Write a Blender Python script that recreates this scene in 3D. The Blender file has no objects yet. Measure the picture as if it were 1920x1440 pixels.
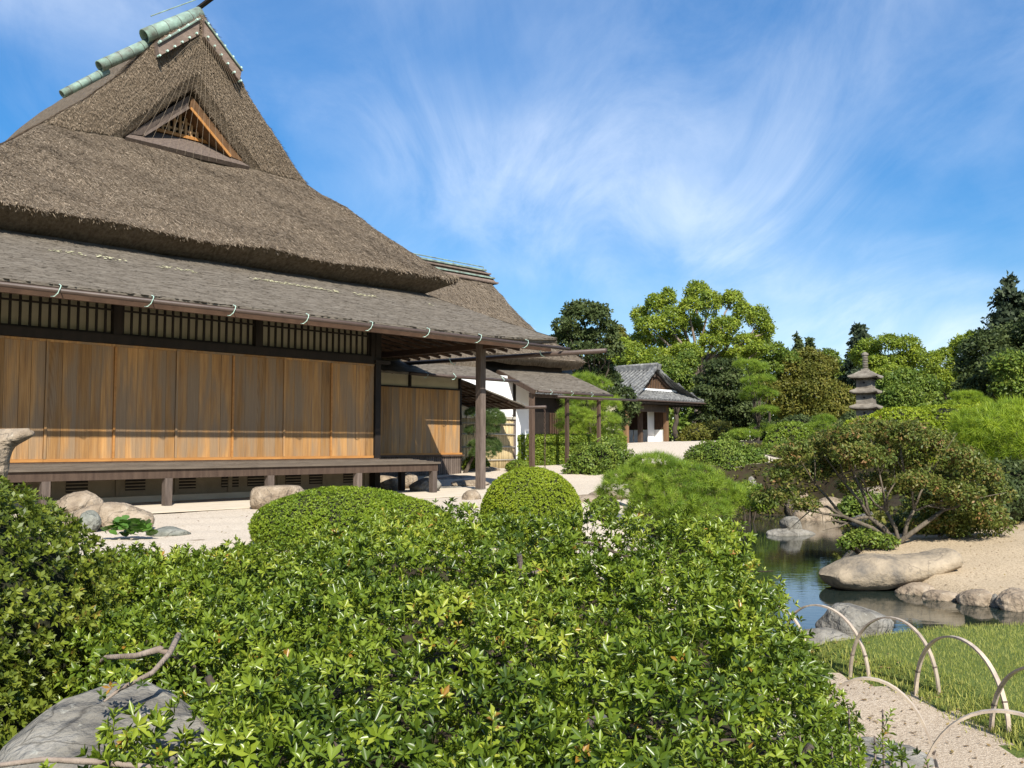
import bpy, math, random
import numpy as np
from mathutils import Vector, Matrix, noise as mnoise

SC = bpy.context.scene
COL = SC.collection
R = math.radians
rng = np.random.default_rng(7)
random.seed(7)

# ------------------------------------------------------------------ camera
F_PX, HORIZON, EYE = 1750.0, 833.0, 0.92        # focal length / horizon row in a 1920x1440 frame, eye above the gravel court
PITCH = math.atan((HORIZON - 720) / F_PX)
cam_d = bpy.data.cameras.new('camera')
cam = bpy.data.objects.new('camera', cam_d); COL.objects.link(cam)
cam_d.sensor_width = 36; cam_d.lens = 36 * F_PX / 1920
cam_d.clip_start = 0.05; cam_d.clip_end = 4000
cam.location = (0, 0, EYE); cam.rotation_euler = (math.pi / 2 + PITCH, 0, 0)
SC.camera = cam

# ------------------------------------------------------------------ world, sun, exposure
SUN_TO = Vector((0.30, -1.14, 1.04)).normalized()
SUN_EL = math.asin(SUN_TO.z)
SUN_AZ = math.atan2(SUN_TO.x, SUN_TO.y)
W = bpy.data.worlds.new('World'); SC.world = W; W.use_nodes = True
nt = W.node_tree; nt.nodes.clear()
def wn(t, **k):
    n = nt.nodes.new(t)
    for a, b in k.items(): setattr(n, a, b)
    return n
def wm(op, a, b=None, clamp=False):
    n = wn('ShaderNodeMath', operation=op, use_clamp=clamp)
    for i, v in enumerate((a, b)):
        if v is None: continue
        if isinstance(v, (int, float)): n.inputs[i].default_value = v
        else: nt.links.new(v, n.inputs[i])
    return n.outputs[0]
sky = wn('ShaderNodeTexSky', sky_type='NISHITA', sun_disc=False)
sky.sun_elevation = SUN_EL; sky.sun_rotation = SUN_AZ
sky.air_density = 1.0; sky.dust_density = 0.25; sky.ozone_density = 3.0; sky.altitude = 50
tc = wn('ShaderNodeTexCoord')
sep = wn('ShaderNodeSeparateXYZ'); nt.links.new(tc.outputs['Generated'], sep.inputs[0])
zc = wm('ADD', wm('MAXIMUM', sep.outputs[2], 0.0), 0.22)
px_ = wm('DIVIDE', sep.outputs[0], zc); py_ = wm('DIVIDE', sep.outputs[1], zc)
cmb = wn('ShaderNodeCombineXYZ'); nt.links.new(px_, cmb.inputs[0]); nt.links.new(py_, cmb.inputs[1])
def cloudnoise(rot, scl, loc, nscale, det, rough, dist):
    mp = wn('ShaderNodeMapping'); nt.links.new(cmb.outputs[0], mp.inputs[0])
    mp.inputs['Rotation'].default_value = (0, 0, R(rot)); mp.inputs['Scale'].default_value = scl
    mp.inputs['Location'].default_value = loc
    nz = wn('ShaderNodeTexNoise'); nt.links.new(mp.outputs[0], nz.inputs[0])
    nz.inputs['Scale'].default_value = nscale; nz.inputs['Detail'].default_value = det
    nz.inputs['Roughness'].default_value = rough; nz.inputs['Distortion'].default_value = dist
    return nz.outputs[0]
def smooth(x, lo, hi):
    m = wn('ShaderNodeMapRange', interpolation_type='SMOOTHSTEP')
    nt.links.new(x, m.inputs[0]); m.inputs[1].default_value = lo; m.inputs[2].default_value = hi
    return m.outputs[0]
CLOUD_SHIFT = (9.3, 0.4, 0)
c_patch = smooth(cloudnoise(20, (1, 1, 1), CLOUD_SHIFT, 0.62, 3, 0.5, 0.3), 0.38, 0.72)
c_strk = smooth(cloudnoise(60, (1.9, 0.7, 1), (1.0, 4.0, 0), 1.5, 10, 0.64, 0.7), 0.30, 0.80)
c_soft = smooth(cloudnoise(-30, (1.2, 0.6, 1), (7.0, 2.0, 0), 1.0, 8, 0.6, 0.8), 0.40, 0.85)
cl = wm('ADD', wm('MULTIPLY', c_patch, wm('ADD', wm('MULTIPLY', c_strk, 0.65), 0.25)), wm('MULTIPLY', c_soft, 0.22), True)
cl = wm('MULTIPLY', cl, 0.66, True)
gm = wn('ShaderNodeGamma'); gm.inputs[1].default_value = 0.72; nt.links.new(sky.outputs[0], gm.inputs[0])   # softens the glare at the horizon, everywhere alike
hs = wn('ShaderNodeHueSaturation'); nt.links.new(gm.outputs[0], hs.inputs['Color'])
hs.inputs['Saturation'].default_value = 1.78; hs.inputs['Hue'].default_value = 0.508; hs.inputs['Value'].default_value = 1.64
mix = wn('ShaderNodeMixRGB'); nt.links.new(cl, mix.inputs[0]); nt.links.new(hs.outputs[0], mix.inputs[1])
mix.inputs[2].default_value = (8.6, 9.1, 9.7, 1)
bg = wn('ShaderNodeBackground'); bg.inputs[1].default_value = 0.092
nt.links.new(mix.outputs[0], bg.inputs[0])
wo = wn('ShaderNodeOutputWorld'); nt.links.new(bg.outputs[0], wo.inputs[0])

sun_d = bpy.data.lights.new('sun', 'SUN'); sun_d.energy = 5.0; sun_d.angle = R(0.53); sun_d.color = (1.0, 0.95, 0.86)
sun = bpy.data.objects.new('sun', sun_d); COL.objects.link(sun)
sun.rotation_euler = (-SUN_TO).to_track_quat('-Z', 'Y').to_euler(); sun.location = (5, -10, 20)
vs = SC.view_settings
vs.view_transform = 'Standard'; vs.look = 'None'; vs.exposure = 0.66; vs.gamma = 1.0; vs.use_curve_mapping = False
SC.cycles.max_bounces = 6; SC.cycles.transparent_max_bounces = 4; SC.cycles.use_denoising = True
SC.cycles.sample_clamp_indirect = 4

# ------------------------------------------------------------------ geometry of the view: pixel of the 1920x1440 photo + distance -> place
CP, SP = math.cos(PITCH), math.sin(PITCH)
def at(x, y, Y):
    cx, cy = (x - 960) / F_PX, (720 - y) / F_PX
    d = np.array([cx, CP - cy * SP, SP + cy * CP]); return np.array([0, 0, EYE]) + d * (Y / d[1])
TH = math.atan2(1680, F_PX / CP)
UX = np.array([math.sin(TH), math.cos(TH), 0]); OX = np.array([math.cos(TH), -math.sin(TH), 0])
HB = np.array([-2.65, 17.9, 0.0])               # house corner: end of the shutters
def HF(a, b, z): return HB + UX * a + OX * b + np.array([0, 0, z])
HROT = math.atan2(UX[1], UX[0])

# ------------------------------------------------------------------ mesh helpers
def link(o, parent=None):
    COL.objects.link(o)
    if parent is not None: o.parent = parent
    return o
def tag(o, label=None, cat=None, group=None, kind=None):
    if label: o['label'] = label
    if cat: o['category'] = cat
    if group: o['group'] = group
    if kind: o['kind'] = kind
    return o
def empty(name, loc=(0, 0, 0), rz=0.0):
    o = bpy.data.objects.new(name, None); o.empty_display_size = 0.1
    o.location = tuple(loc); o.rotation_euler = (0, 0, rz); COL.objects.link(o); return o
def mk(name, V, F, mat=None, smooth=False, tone=None):
    V = np.asarray(V, dtype=np.float32); me = bpy.data.meshes.new(name)
    if isinstance(F, np.ndarray):
        n, k = F.shape
        me.vertices.add(len(V)); me.vertices.foreach_set('co', V.ravel())
        me.loops.add(n * k); me.loops.foreach_set('vertex_index', F.astype(np.int32).ravel())
        me.polygons.add(n)
        me.polygons.foreach_set('loop_start', np.arange(0, n * k, k, dtype=np.int32))
        try: me.polygons.foreach_set('loop_total', np.full(n, k, dtype=np.int32))
        except Exception: pass
        me.update(calc_edges=True)
    else:
        me.from_pydata(V.tolist(), [], F); me.update()
    if smooth: me.polygons.foreach_set('use_smooth', np.ones(len(me.polygons), dtype=bool))
    if tone is not None:
        at_ = me.attributes.new('tone', 'FLOAT', 'POINT'); at_.data.foreach_set('value', np.asarray(tone, dtype=np.float32))
    if mat is not None: me.materials.append(mat)
    return me
def ob(name, me, parent=None, loc=(0, 0, 0), rot=(0, 0, 0)):
    o = bpy.data.objects.new(name, me); o.location = tuple(loc); o.rotation_euler = rot
    return link(o, parent)
BOXF = [[0, 3, 2, 1], [4, 5, 6, 7], [0, 1, 5, 4], [1, 2, 6, 5], [2, 3, 7, 6], [3, 0, 4, 7]]
class MB:
    def __init__(s): s.V = []; s.F = []
    def add(s, V, F):
        n = len(s.V); s.V.extend([tuple(map(float, v)) for v in V]); s.F.extend([[i + n for i in f] for f in F]); return s
    def box(s, x0, x1, y0, y1, z0, z1):
        return s.add([(x0, y0, z0), (x1, y0, z0), (x1, y1, z0), (x0, y1, z0), (x0, y0, z1), (x1, y0, z1), (x1, y1, z1), (x0, y1, z1)], BOXF)
    def bar(s, p, q, w, h, up=(0, 0, 1)):
        p = Vector(p); q = Vector(q); d = (q - p).normalized(); upv = Vector(up)
        sx = d.cross(upv).normalized() * (w / 2); sz = sx.cross(d).normalized() * (h / 2)
        return s.add([p - sx - sz, p + sx - sz, q + sx - sz, q - sx - sz, p - sx + sz, p + sx + sz, q + sx + sz, q - sx + sz], BOXF)
    def tube(s, pts, rad, seg=8, cap=True):
        V, F = tube(pts, rad, seg, cap); return s.add(V, F)
    def grid(s, P):
        V, F = grid(P); return s.add(V, F)
    def obj(s, name, mat, parent=None, loc=(0, 0, 0), rot=(0, 0, 0), smooth=False):
        return ob(name, mk(name, s.V, s.F, mat, smooth), parent, loc, rot)
def tube(pts, rad, seg=8, cap=True):
    pts = [Vector(p) for p in pts]; n = len(pts)
    if isinstance(rad, (int, float)): rad = [rad] * n
    V = []; F = []; ref = Vector((0.31, 0.17, 0.94))
    for i, p in enumerate(pts):
        d = (pts[min(i + 1, n - 1)] - pts[max(i - 1, 0)]).normalized()
        r = ref if abs(d.dot(ref)) < 0.92 else Vector((1, 0, 0))
        x = d.cross(r).normalized(); y = d.cross(x)
        for k in range(seg):
            t = 2 * math.pi * k / seg; V.append(p + (x * math.cos(t) + y * math.sin(t)) * rad[i])
    for i in range(n - 1):
        for k in range(seg):
            k2 = (k + 1) % seg; F.append([i * seg + k, i * seg + k2, (i + 1) * seg + k2, (i + 1) * seg + k])
    if cap: F.append(list(range(seg))[::-1]); F.append([(n - 1) * seg + k for k in range(seg)])
    return V, F
def grid(P):
    P = np.asarray(P, dtype=float); n, m, _ = P.shape
    idx = np.arange(n * m).reshape(n, m)
    F = np.stack([idx[:-1, :-1], idx[:-1, 1:], idx[1:, 1:], idx[1:, :-1]], -1).reshape(-1, 4)
    return P.reshape(-1, 3), F.tolist()
_bm = {}
def boxmesh(dx, dy, dz, mat, bev=0.0):
    key = (round(dx, 4), round(dy, 4), round(dz, 4), mat.name)
    if key not in _bm:
        m = MB()
        m.box(-dx / 2, dx / 2, -dy / 2, dy / 2, 0, dz)
        _bm[key] = mk('piece', m.V, m.F, mat)
    return _bm[key]
def piece(name, dims, loc, mat, parent, rot=(0, 0, 0)): return ob(name, boxmesh(*dims, mat), parent, loc, rot)
def nz3(P, seed=0, f=1.0, oct=3):
    r = np.random.default_rng(seed); P = np.asarray(P, dtype=float) * f; out = np.zeros(P.shape[:-1]); amp = 1.0
    for o in range(oct):
        for _ in range(4):
            k = r.normal(size=3) * 1.6; out += amp * np.sin(P @ k + r.uniform(0, 6.28)) / 4
        P = P * 2.03; amp *= 0.55
    return out
def sstep(a, b, x): t = np.clip((x - a) / (b - a), 0, 1); return t * t * (3 - 2 * t)

# ------------------------------------------------------------------ materials
MATS = {}
def mat(name, cols, scale=6.0, rough=0.8, bump=0.0, bscale=60.0, stretch=(1, 1, 1), detail=6, rand=0.0, spec=0.3, coord='Object', metal=0.0, pos=None, bstretch=None, bdist=0.02):
    if name in MATS: return MATS[name]
    m = bpy.data.materials.new(name); m.use_nodes = True; t = m.node_tree; N = t.nodes; L = t.links
    bs = N['Principled BSDF']; bs.inputs['Roughness'].default_value = rough; bs.inputs['Metallic'].default_value = metal
    bs.inputs['Specular IOR Level'].default_value = spec
    tcn = N.new('ShaderNodeTexCoord'); oi = N.new('ShaderNodeObjectInfo')
    mul = N.new('ShaderNodeVectorMath'); mul.operation = 'SCALE'; mul.inputs[0].default_value = (37.1, 91.7, 53.3); L.new(oi.outputs['Random'], mul.inputs['Scale'])
    add = N.new('ShaderNodeVectorMath'); L.new(tcn.outputs[coord], add.inputs[0])
    if rand: L.new(mul.outputs[0], add.inputs[1])
    mp = N.new('ShaderNodeMapping'); mp.inputs['Scale'].default_value = stretch; L.new(add.outputs[0], mp.inputs[0])
    nz = N.new('ShaderNodeTexNoise'); nz.inputs['Scale'].default_value = scale; nz.inputs['Detail'].default_value = detail; nz.inputs['Roughness'].default_value = 0.6
    L.new(mp.outputs[0], nz.inputs[0])
    cr = N.new('ShaderNodeValToRGB'); el = cr.color_ramp.elements
    n = len(cols); pos = pos or [0.28 + 0.44 * i / max(1, n - 1) for i in range(n)]
    while len(el) < n: el.new(0.5)
    for e, c, p in zip(el, cols, pos): e.position = p; e.color = (*c, 1)
    L.new(nz.outputs[0], cr.inputs[0]); out = cr.outputs[0]
    if rand:
        hsv = N.new('ShaderNodeHueSaturation'); L.new(out, hsv.inputs['Color'])
        mr = N.new('ShaderNodeMapRange'); mr.inputs[3].default_value = 1 - rand; mr.inputs[4].default_value = 1 + rand
        L.new(oi.outputs['Random'], mr.inputs[0]); L.new(mr.outputs[0], hsv.inputs['Value'])
        out = hsv.outputs[0]
    L.new(out, bs.inputs['Base Color'])
    if bump:
        mp2 = N.new('ShaderNodeMapping'); mp2.inputs['Scale'].default_value = bstretch or stretch; L.new(add.outputs[0], mp2.inputs[0])
        n2 = N.new('ShaderNodeTexNoise'); n2.inputs['Scale'].default_value = bscale; n2.inputs['Detail'].default_value = 5
        L.new(mp2.outputs[0], n2.inputs[0])
        bp = N.new('ShaderNodeBump'); bp.inputs['Strength'].default_value = bump; bp.inputs['Distance'].default_value = bdist
        L.new(n2.outputs[0], bp.inputs['Height']); L.new(bp.outputs[0], bs.inputs['Normal'])
    MATS[name] = m; return m
LEAF_GAIN = 1.36
def leafmat(name, cols, rough=0.45, trans=0.3, spec=0.4, pos=None):
    m = bpy.data.materials.new(name); m.use_nodes = True; t = m.node_tree; N = t.nodes; L = t.links
    bs = N['Principled BSDF']; bs.inputs['Roughness'].default_value = rough; bs.inputs['Specular IOR Level'].default_value = spec
    a = N.new('ShaderNodeAttribute'); a.attribute_name = 'tone'
    cr = N.new('ShaderNodeValToRGB'); el = cr.color_ramp.elements; n = len(cols)
    pos = pos or [i / max(1, n - 1) for i in range(n)]
    while len(el) < n: el.new(0.5)
    for e, c, p in zip(el, cols, pos): e.position = p; e.color = (*[min(.6, v * LEAF_GAIN) for v in c], 1)
    L.new(a.outputs['Fac'], cr.inputs[0]); L.new(cr.outputs[0], bs.inputs['Base Color'])
    tr = N.new('ShaderNodeBsdfTranslucent'); hv = N.new('ShaderNodeHueSaturation'); hv.inputs['Value'].default_value = 1.5; hv.inputs['Hue'].default_value = 0.485
    L.new(cr.outputs[0], hv.inputs['Color']); L.new(hv.outputs[0], tr.inputs[0])
    mx = N.new('ShaderNodeMixShader'); mx.inputs[0].default_value = trans
    L.new(bs.outputs[0], mx.inputs[1]); L.new(tr.outputs[0], mx.inputs[2]); L.new(mx.outputs[0], N['Material Output'].inputs[0])
    MATS[name] = m; return m

M_gravel = mat('pale_gravel', [(.32, .26, .19), (.54, .46, .36), (.66, .58, .47)], 55, .95, .7, 130, bdist=.01, spec=.1)
M_sand = mat('sandy_gravel', [(.22, .17, .11), (.42, .33, .22), (.52, .42, .29)], 45, .95, .8, 110, bdist=.012, spec=.1)
M_path = mat('path_gravel', [(.24, .18, .13), (.45, .36, .26), (.58, .49, .38)], 60, .95, .9, 120, bdist=.012, spec=.1)
M_apron = mat('apron_plaster', [(.52, .44, .33), (.62, .54, .42)], 4, .9, .1, 60, spec=.15)
M_soil = mat('soil_moss', [(.018, .014, .009), (.04, .03, .018), (.035, .04, .014)], 5, .95, .6, 40, spec=.1)
M_far = mat('far_ground', [(.10, .10, .04), (.16, .14, .07)], 1, .95, spec=.1)
M_turf = mat('turf', [(.06, .09, .02), (.13, .16, .04)], 30, .95, .6, 90, spec=.1)
M_thatch = mat('thatch', [(.085, .066, .046), (.165, .13, .093), (.24, .195, .145)], 9.0, .95, .9, 40, stretch=(2.2, 1.3, 1.0), detail=13, spec=.1, bdist=.05)
M_bark = mat('bark_shingle', [(.085, .07, .052), (.145, .123, .096), (.20, .175, .14)], 3.2, .9, .8, 14, stretch=(1.0, 5, 4), detail=10, spec=.15, bdist=.03)
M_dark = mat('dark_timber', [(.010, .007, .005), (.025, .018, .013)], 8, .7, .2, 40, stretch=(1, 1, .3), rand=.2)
M_brown = mat('brown_timber', [(.05, .03, .02), (.095, .062, .042)], 6, .75, .25, 40, stretch=(3, 3, .4), rand=.2)
M_rafter = mat('rafter_timber', [(.045, .024, .014), (.085, .048, .028)], 6, .75, .2, 40, rand=.2)
M_greytim = mat('grey_timber', [(.07, .052, .042), (.15, .115, .092)], 7, .85, .4, 30, stretch=(4, 4, .5), rand=.25)
M_deck = mat('deck_timber', [(.085, .065, .048), (.15, .12, .09)], 6, .8, .3, 30, stretch=(.5, 6, 4), rand=.2)
M_paper = mat('cream_plaster', [(.40, .36, .25), (.50, .45, .32)], 2.5, .9)
M_white = mat('white_plaster', [(.76, .76, .75), (.82, .82, .80)], 2, .85)
M_found = mat('footing_boards', [(.20, .16, .11), (.29, .24, .17)], 4, .85, .2, 30, rand=.12)
M_copper = mat('verdigris', [(.12, .11, .09), (.20, .27, .22), (.29, .43, .35)], 5, .6, .2, 30)
M_gutter = mat('gutter_copper', [(.055, .036, .027), (.09, .062, .048)], 3, .5, .1, 30, spec=.4)
M_hook = mat('hook_copper', [(.40, .58, .48), (.55, .72, .62)], 9, .5)
M_rope = mat('rope', [(.22, .17, .12), (.30, .24, .17)], 20, .9)
M_ridgebox = mat('ridge_boards', [(.12, .085, .065), (.24, .18, .145)], 6, .85, .3, 30, stretch=(1, 3, 3))
M_bamboo = mat('dry_bamboo', [(.36, .27, .13), (.52, .42, .24)], 6, .6, .1, 30, stretch=(4, 4, .6), rand=.25)
M_bamb2 = mat('grey_bamboo', [(.30, .27, .21), (.42, .38, .31)], 6, .6, rand=.1)
M_hoop = mat('hoop_bamboo', [(.22, .17, .14), (.38, .31, .24), (.52, .43, .31)], 9, .5, .15, 40, rand=.15)
M_tile = mat('roof_tile', [(.06, .06, .06), (.135, .135, .13), (.24, .24, .225)], 5, .65, .2, 30, rand=.1)
M_stone = mat('grey_stone', [(.08, .072, .06), (.19, .175, .145), (.31, .29, .25)], 5.0, .9, 1.0, 14, detail=12, bdist=.06)
M_warm = mat('warm_stone', [(.13, .095, .065), (.27, .21, .145), (.38, .31, .23)], 4.5, .85, 1.0, 16, detail=12, bdist=.05)
M_smooth = mat('smooth_boulder', [(.12, .105, .085), (.28, .225, .155), (.40, .32, .22)], 2.6, .75, .6, 24, detail=12, pos=[.34, .5, .72], bdist=.03)
M_bluestone = mat('blue_stone', [(.10, .10, .085), (.175, .18, .15), (.27, .265, .225)], 6, .9, .9, 18, detail=11, bdist=.04)
def add_cracks(m, scale, spot, lo=.60, hi=.70, crack=.012, amount=.7):
    """fracture lines and lichen spots on stone"""
    t = m.node_tree; N = t.nodes; L = t.links; bs = N['Principled BSDF']; src = bs.inputs['Base Color'].links[0].from_socket
    tcn = N.new('ShaderNodeTexCoord'); wz = N.new('ShaderNodeTexNoise'); wz.inputs['Scale'].default_value = 4; wz.inputs['Detail'].default_value = 6; L.new(tcn.outputs['Object'], wz.inputs[0])
    ad = N.new('ShaderNodeMixRGB'); ad.blend_type = 'ADD'; ad.inputs[0].default_value = .35; L.new(tcn.outputs['Object'], ad.inputs[1]); L.new(wz.outputs['Color'], ad.inputs[2])
    vo = N.new('ShaderNodeTexVoronoi'); vo.feature = 'DISTANCE_TO_EDGE'; vo.inputs['Scale'].default_value = scale; L.new(ad.outputs[0], vo.inputs[0])
    mr = N.new('ShaderNodeMapRange'); mr.inputs[1].default_value = 0; mr.inputs[2].default_value = crack * 2; mr.inputs[3].default_value = amount; mr.inputs[4].default_value = 0; L.new(vo.outputs['Distance'], mr.inputs[0])
    m1 = N.new('ShaderNodeMixRGB'); L.new(mr.outputs[0], m1.inputs[0]); L.new(src, m1.inputs[1]); m1.inputs[2].default_value = (.035, .03, .024, 1)
    n2 = N.new('ShaderNodeTexNoise'); n2.inputs['Scale'].default_value = 16; n2.inputs['Detail'].default_value = 8; n2.inputs['Roughness'].default_value = .7; L.new(tcn.outputs['Object'], n2.inputs[0])
    mr2 = N.new('ShaderNodeMapRange'); mr2.inputs[1].default_value = lo; mr2.inputs[2].default_value = hi; mr2.inputs[4].default_value = .8; L.new(n2.outputs[0], mr2.inputs[0])
    m2 = N.new('ShaderNodeMixRGB'); L.new(mr2.outputs[0], m2.inputs[0]); L.new(m1.outputs[0], m2.inputs[1]); m2.inputs[2].default_value = (*spot, 1); L.new(m2.outputs[0], bs.inputs['Base Color'])
add_cracks(M_stone, 2.6, (.38, .37, .31)); add_cracks(M_warm, 2.4, (.42, .37, .28), amount=.55); add_cracks(M_bluestone, 3.5, (.33, .33, .27)); add_cracks(M_smooth, .7, (.17, .15, .12), .56, .68, .004, .4)
M_pagoda = mat('pagoda_stone', [(.09, .075, .06), (.19, .165, .13), (.28, .25, .20)], 3, .95, .5, 20, detail=8)
M_trunk = mat('tree_bark', [(.04, .03, .022), (.095, .075, .055)], 6, .95, .6, 20, stretch=(3, 3, .6))
M_paleb = mat('pale_bark', [(.16, .12, .09), (.30, .24, .19)], 7, .9, .5, 25, stretch=(3, 3, .8))
M_maple = mat('maple_bark', [(.07, .055, .04), (.17, .14, .10)], 9, .9, .5, 30, stretch=(3, 3, .8))
M_stub = mat('cut_branch', [(.12, .09, .075), (.24, .19, .165)], 14, .9, .5, 40)
M_cutend = mat('cut_wood_end', [(.05, .05, .05), (.10, .10, .105)], 14, .9)

def plank_mat():
    m = mat('cedar_plank', [(.24, .13, .055), (.40, .21, .072), (.50, .28, .105)], 2.2, .6, .2, 22, stretch=(9, 9, .55), detail=8, rand=.30, spec=.25)
    t = m.node_tree; N = t.nodes; L = t.links; bs = N['Principled BSDF']
    src = bs.inputs['Base Color'].links[0].from_socket
    tcn = N.new('ShaderNodeTexCoord'); oi = N.new('ShaderNodeObjectInfo')
    # grey-brown patches, uneven by board: weathering plus grey of shade put into the colour
    s = N.new('ShaderNodeSeparateXYZ'); L.new(tcn.outputs['Object'], s.inputs[0])
    n1 = N.new('ShaderNodeTexNoise'); n1.inputs['Scale'].default_value = 1.0; n1.inputs['Detail'].default_value = 4
    ad = N.new('ShaderNodeVectorMath'); ml = N.new('ShaderNodeVectorMath'); ml.operation = 'SCALE'; ml.inputs[0].default_value = (11, 7, 23)
    L.new(oi.outputs['Random'], ml.inputs['Scale']); L.new(tcn.outputs['Object'], ad.inputs[0]); L.new(ml.outputs[0], ad.inputs[1])
    mp = N.new('ShaderNodeMapping'); mp.inputs['Scale'].default_value = (5, 5, .8); L.new(ad.outputs[0], mp.inputs[0]); L.new(mp.outputs[0], n1.inputs[0])
    mr = N.new('ShaderNodeMapRange'); mr.interpolation_type = 'SMOOTHSTEP'; mr.inputs[1].default_value = .38; mr.inputs[2].default_value = .62; mr.inputs[4].default_value = .78; L.new(n1.outputs[0], mr.inputs[0])
    mx = N.new('ShaderNodeMixRGB'); L.new(mr.outputs[0], mx.inputs[0]); L.new(src, mx.inputs[1]); mx.inputs[2].default_value = (.26, .19, .12, 1)
    # cathedral grain lines
    w = N.new('ShaderNodeTexWave'); w.wave_type = 'RINGS'; w.rings_direction = 'Y'; w.inputs['Scale'].default_value = 3.0; w.inputs['Distortion'].default_value = 5; w.inputs['Detail'].default_value = 3; w.inputs['Detail Scale'].default_value = 1.2
    mp2 = N.new('ShaderNodeMapping'); mp2.inputs['Scale'].default_value = (5, 5, .45); L.new(ad.outputs[0], mp2.inputs[0]); L.new(mp2.outputs[0], w.inputs[0])
    mr2 = N.new('ShaderNodeMapRange'); mr2.inputs[1].default_value = .55; mr2.inputs[2].default_value = 1.0; mr2.inputs[4].default_value = .35; L.new(w.outputs['Fac'], mr2.inputs[0])
    mx2 = N.new('ShaderNodeMixRGB'); L.new(mr2.outputs[0], mx2.inputs[0]); L.new(mx.outputs[0], mx2.inputs[1]); mx2.inputs[2].default_value = (.15, .065, .02, 1)
    L.new(mx2.outputs[0], bs.inputs['Base Color'])
    return m
M_plank = plank_mat()
M_orange = mat('orange_rail', [(.34, .15, .04), (.46, .22, .065)], 4, .6, .1, 30, stretch=(1, 4, 4))

L_azalea = leafmat('azalea_leaf', [(.031, .055, .007), (.078, .118, .010), (.155, .20, .018), (.26, .27, .035), (.22, .12, .02)], .32, .24, .42, pos=[0, .35, .75, .965, 1.0])
L_azdome = leafmat('azalea_dome_leaf', [(.045, .065, .009), (.10, .13, .014), (.18, .20, .025), (.26, .18, .04)], .4, .30, .38, pos=[0, .4, .95, 1])
L_clip = leafmat('clipped_leaf', [(.09, .13, .008), (.17, .22, .012), (.25, .29, .02)], .5, .35, .3)
L_clip2 = leafmat('clipped_dark_leaf', [(.06, .10, .010), (.11, .16, .014), (.17, .21, .022)], .5, .32, .3)
L_bright = leafmat('camphor_leaf', [(.075, .115, .014), (.15, .20, .02), (.24, .275, .032)], .5, .33, .3)
L_mid = leafmat('mid_leaf', [(.045, .08, .012), (.095, .14, .02), (.16, .195, .03)], .5, .28, .25)
L_dark = leafmat('evergreen_leaf', [(.026, .04, .014), (.052, .072, .022), (.085, .105, .034)], .55, .25, .2)
L_olive = leafmat('olive_leaf', [(.06, .07, .012), (.11, .115, .02), (.17, .15, .03)], .5, .3, .25)
L_brown = leafmat('maple_leaf', [(.05, .075, .014), (.10, .125, .022), (.16, .13, .035), (.21, .12, .045)], .5, .3, .3, pos=[0, .5, .88, 1])
L_pine = leafmat('pine_needle', [(.10, .16, .012), (.18, .25, .018), (.27, .33, .03)], .5, .35, .3)
L_pined = leafmat('dark_pine_needle', [(.025, .05, .014), (.055, .09, .022), (.09, .13, .03)], .5, .25, .3)
L_pinemid = leafmat('mid_pine_needle', [(.065, .12, .012), (.135, .20, .018), (.21, .275, .03)], .5, .3, .3)
L_grass = leafmat('grass_blade', [(.10, .13, .018), (.20, .22, .04), (.32, .31, .09)], .6, .35, .2)
L_fir = leafmat('fir_needle', [(.012, .022, .012), (.028, .04, .02), (.045, .06, .028)], .6, .15, .2)
L_straw = leafmat('straw', [(.05, .038, .026), (.15, .115, .08), (.38, .31, .23)], .9, .1, .1)
L_flake = leafmat('bark_flake', [(.075, .063, .047), (.125, .108, .084), (.20, .18, .145)], .9, .0, .1)

# ------------------------------------------------------------------ foliage templates (growth direction +Z)
def leafblade(L, w, fold=.18, droop=.0):
    V = np.array([(0, 0, 0), (.55 * L, w / 2, fold * w), (L, 0, -droop * L), (.55 * L, -w / 2, fold * w), (.5 * L, 0, -fold * w)])
    return V, np.array([[0, 4, 2, 1], [0, 3, 2, 4]])
def comb(parts):
    V = []; F = []; n = 0
    for v, f in parts: V.append(v); F.append(f + n); n += len(v)
    return np.concatenate(V), np.concatenate(F)
def rotm(az, el, roll=0):
    return np.array(Matrix.Rotation(az, 3, 'Z') @ Matrix.Rotation(-el, 3, 'Y') @ Matrix.Rotation(roll, 3, 'X'))
def leafdiamond(L, w, droop=.0):
    return np.array([(0, 0, 0), (.52 * L, w / 2, .12 * w), (L, 0, -droop * L), (.52 * L, -w / 2, .12 * w)]), np.array([[0, 3, 2, 1]])
def t_rosette(n, L=1.0, w=.34, r=None, el=(15, 70), simple=False):
    r = r or rng; ps = []
    for i in range(n):
        k = i / n; l_, w_, d_ = L * r.uniform(.75, 1.05), w * r.uniform(.85, 1.15), r.uniform(0, .18)
        v, f = leafdiamond(l_, w_, d_) if simple else leafblade(l_, w_, .2, d_)
        e = R(el[0] + (el[1] - el[0]) * k * r.uniform(.8, 1.1)); ps.append((v @ rotm(i * 2.4 + r.uniform(-.3, .3), e).T, f))
    return comb(ps)
def t_shoot(n=16, H=3.6, L=1.0, w=.33):
    ps = []
    V, F = tube([(0, 0, -1.5), (0.05, 0, H * .5), (0, .05, H)], [.06, .05, .03], 4, False)
    ps.append((np.array([tuple(v) for v in V]), np.array(F)))
    for i in range(n):
        k = i / n; v, f = leafblade(L * (1.05 - .35 * k) * rng.uniform(.85, 1.1), w, .2, rng.uniform(0, .25))
        ps.append((v @ rotm(i * 2.4, R(10 + 60 * k ** 2)).T + np.array([0, 0, H * (.15 + .85 * k)]), f))
    return comb(ps)
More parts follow.
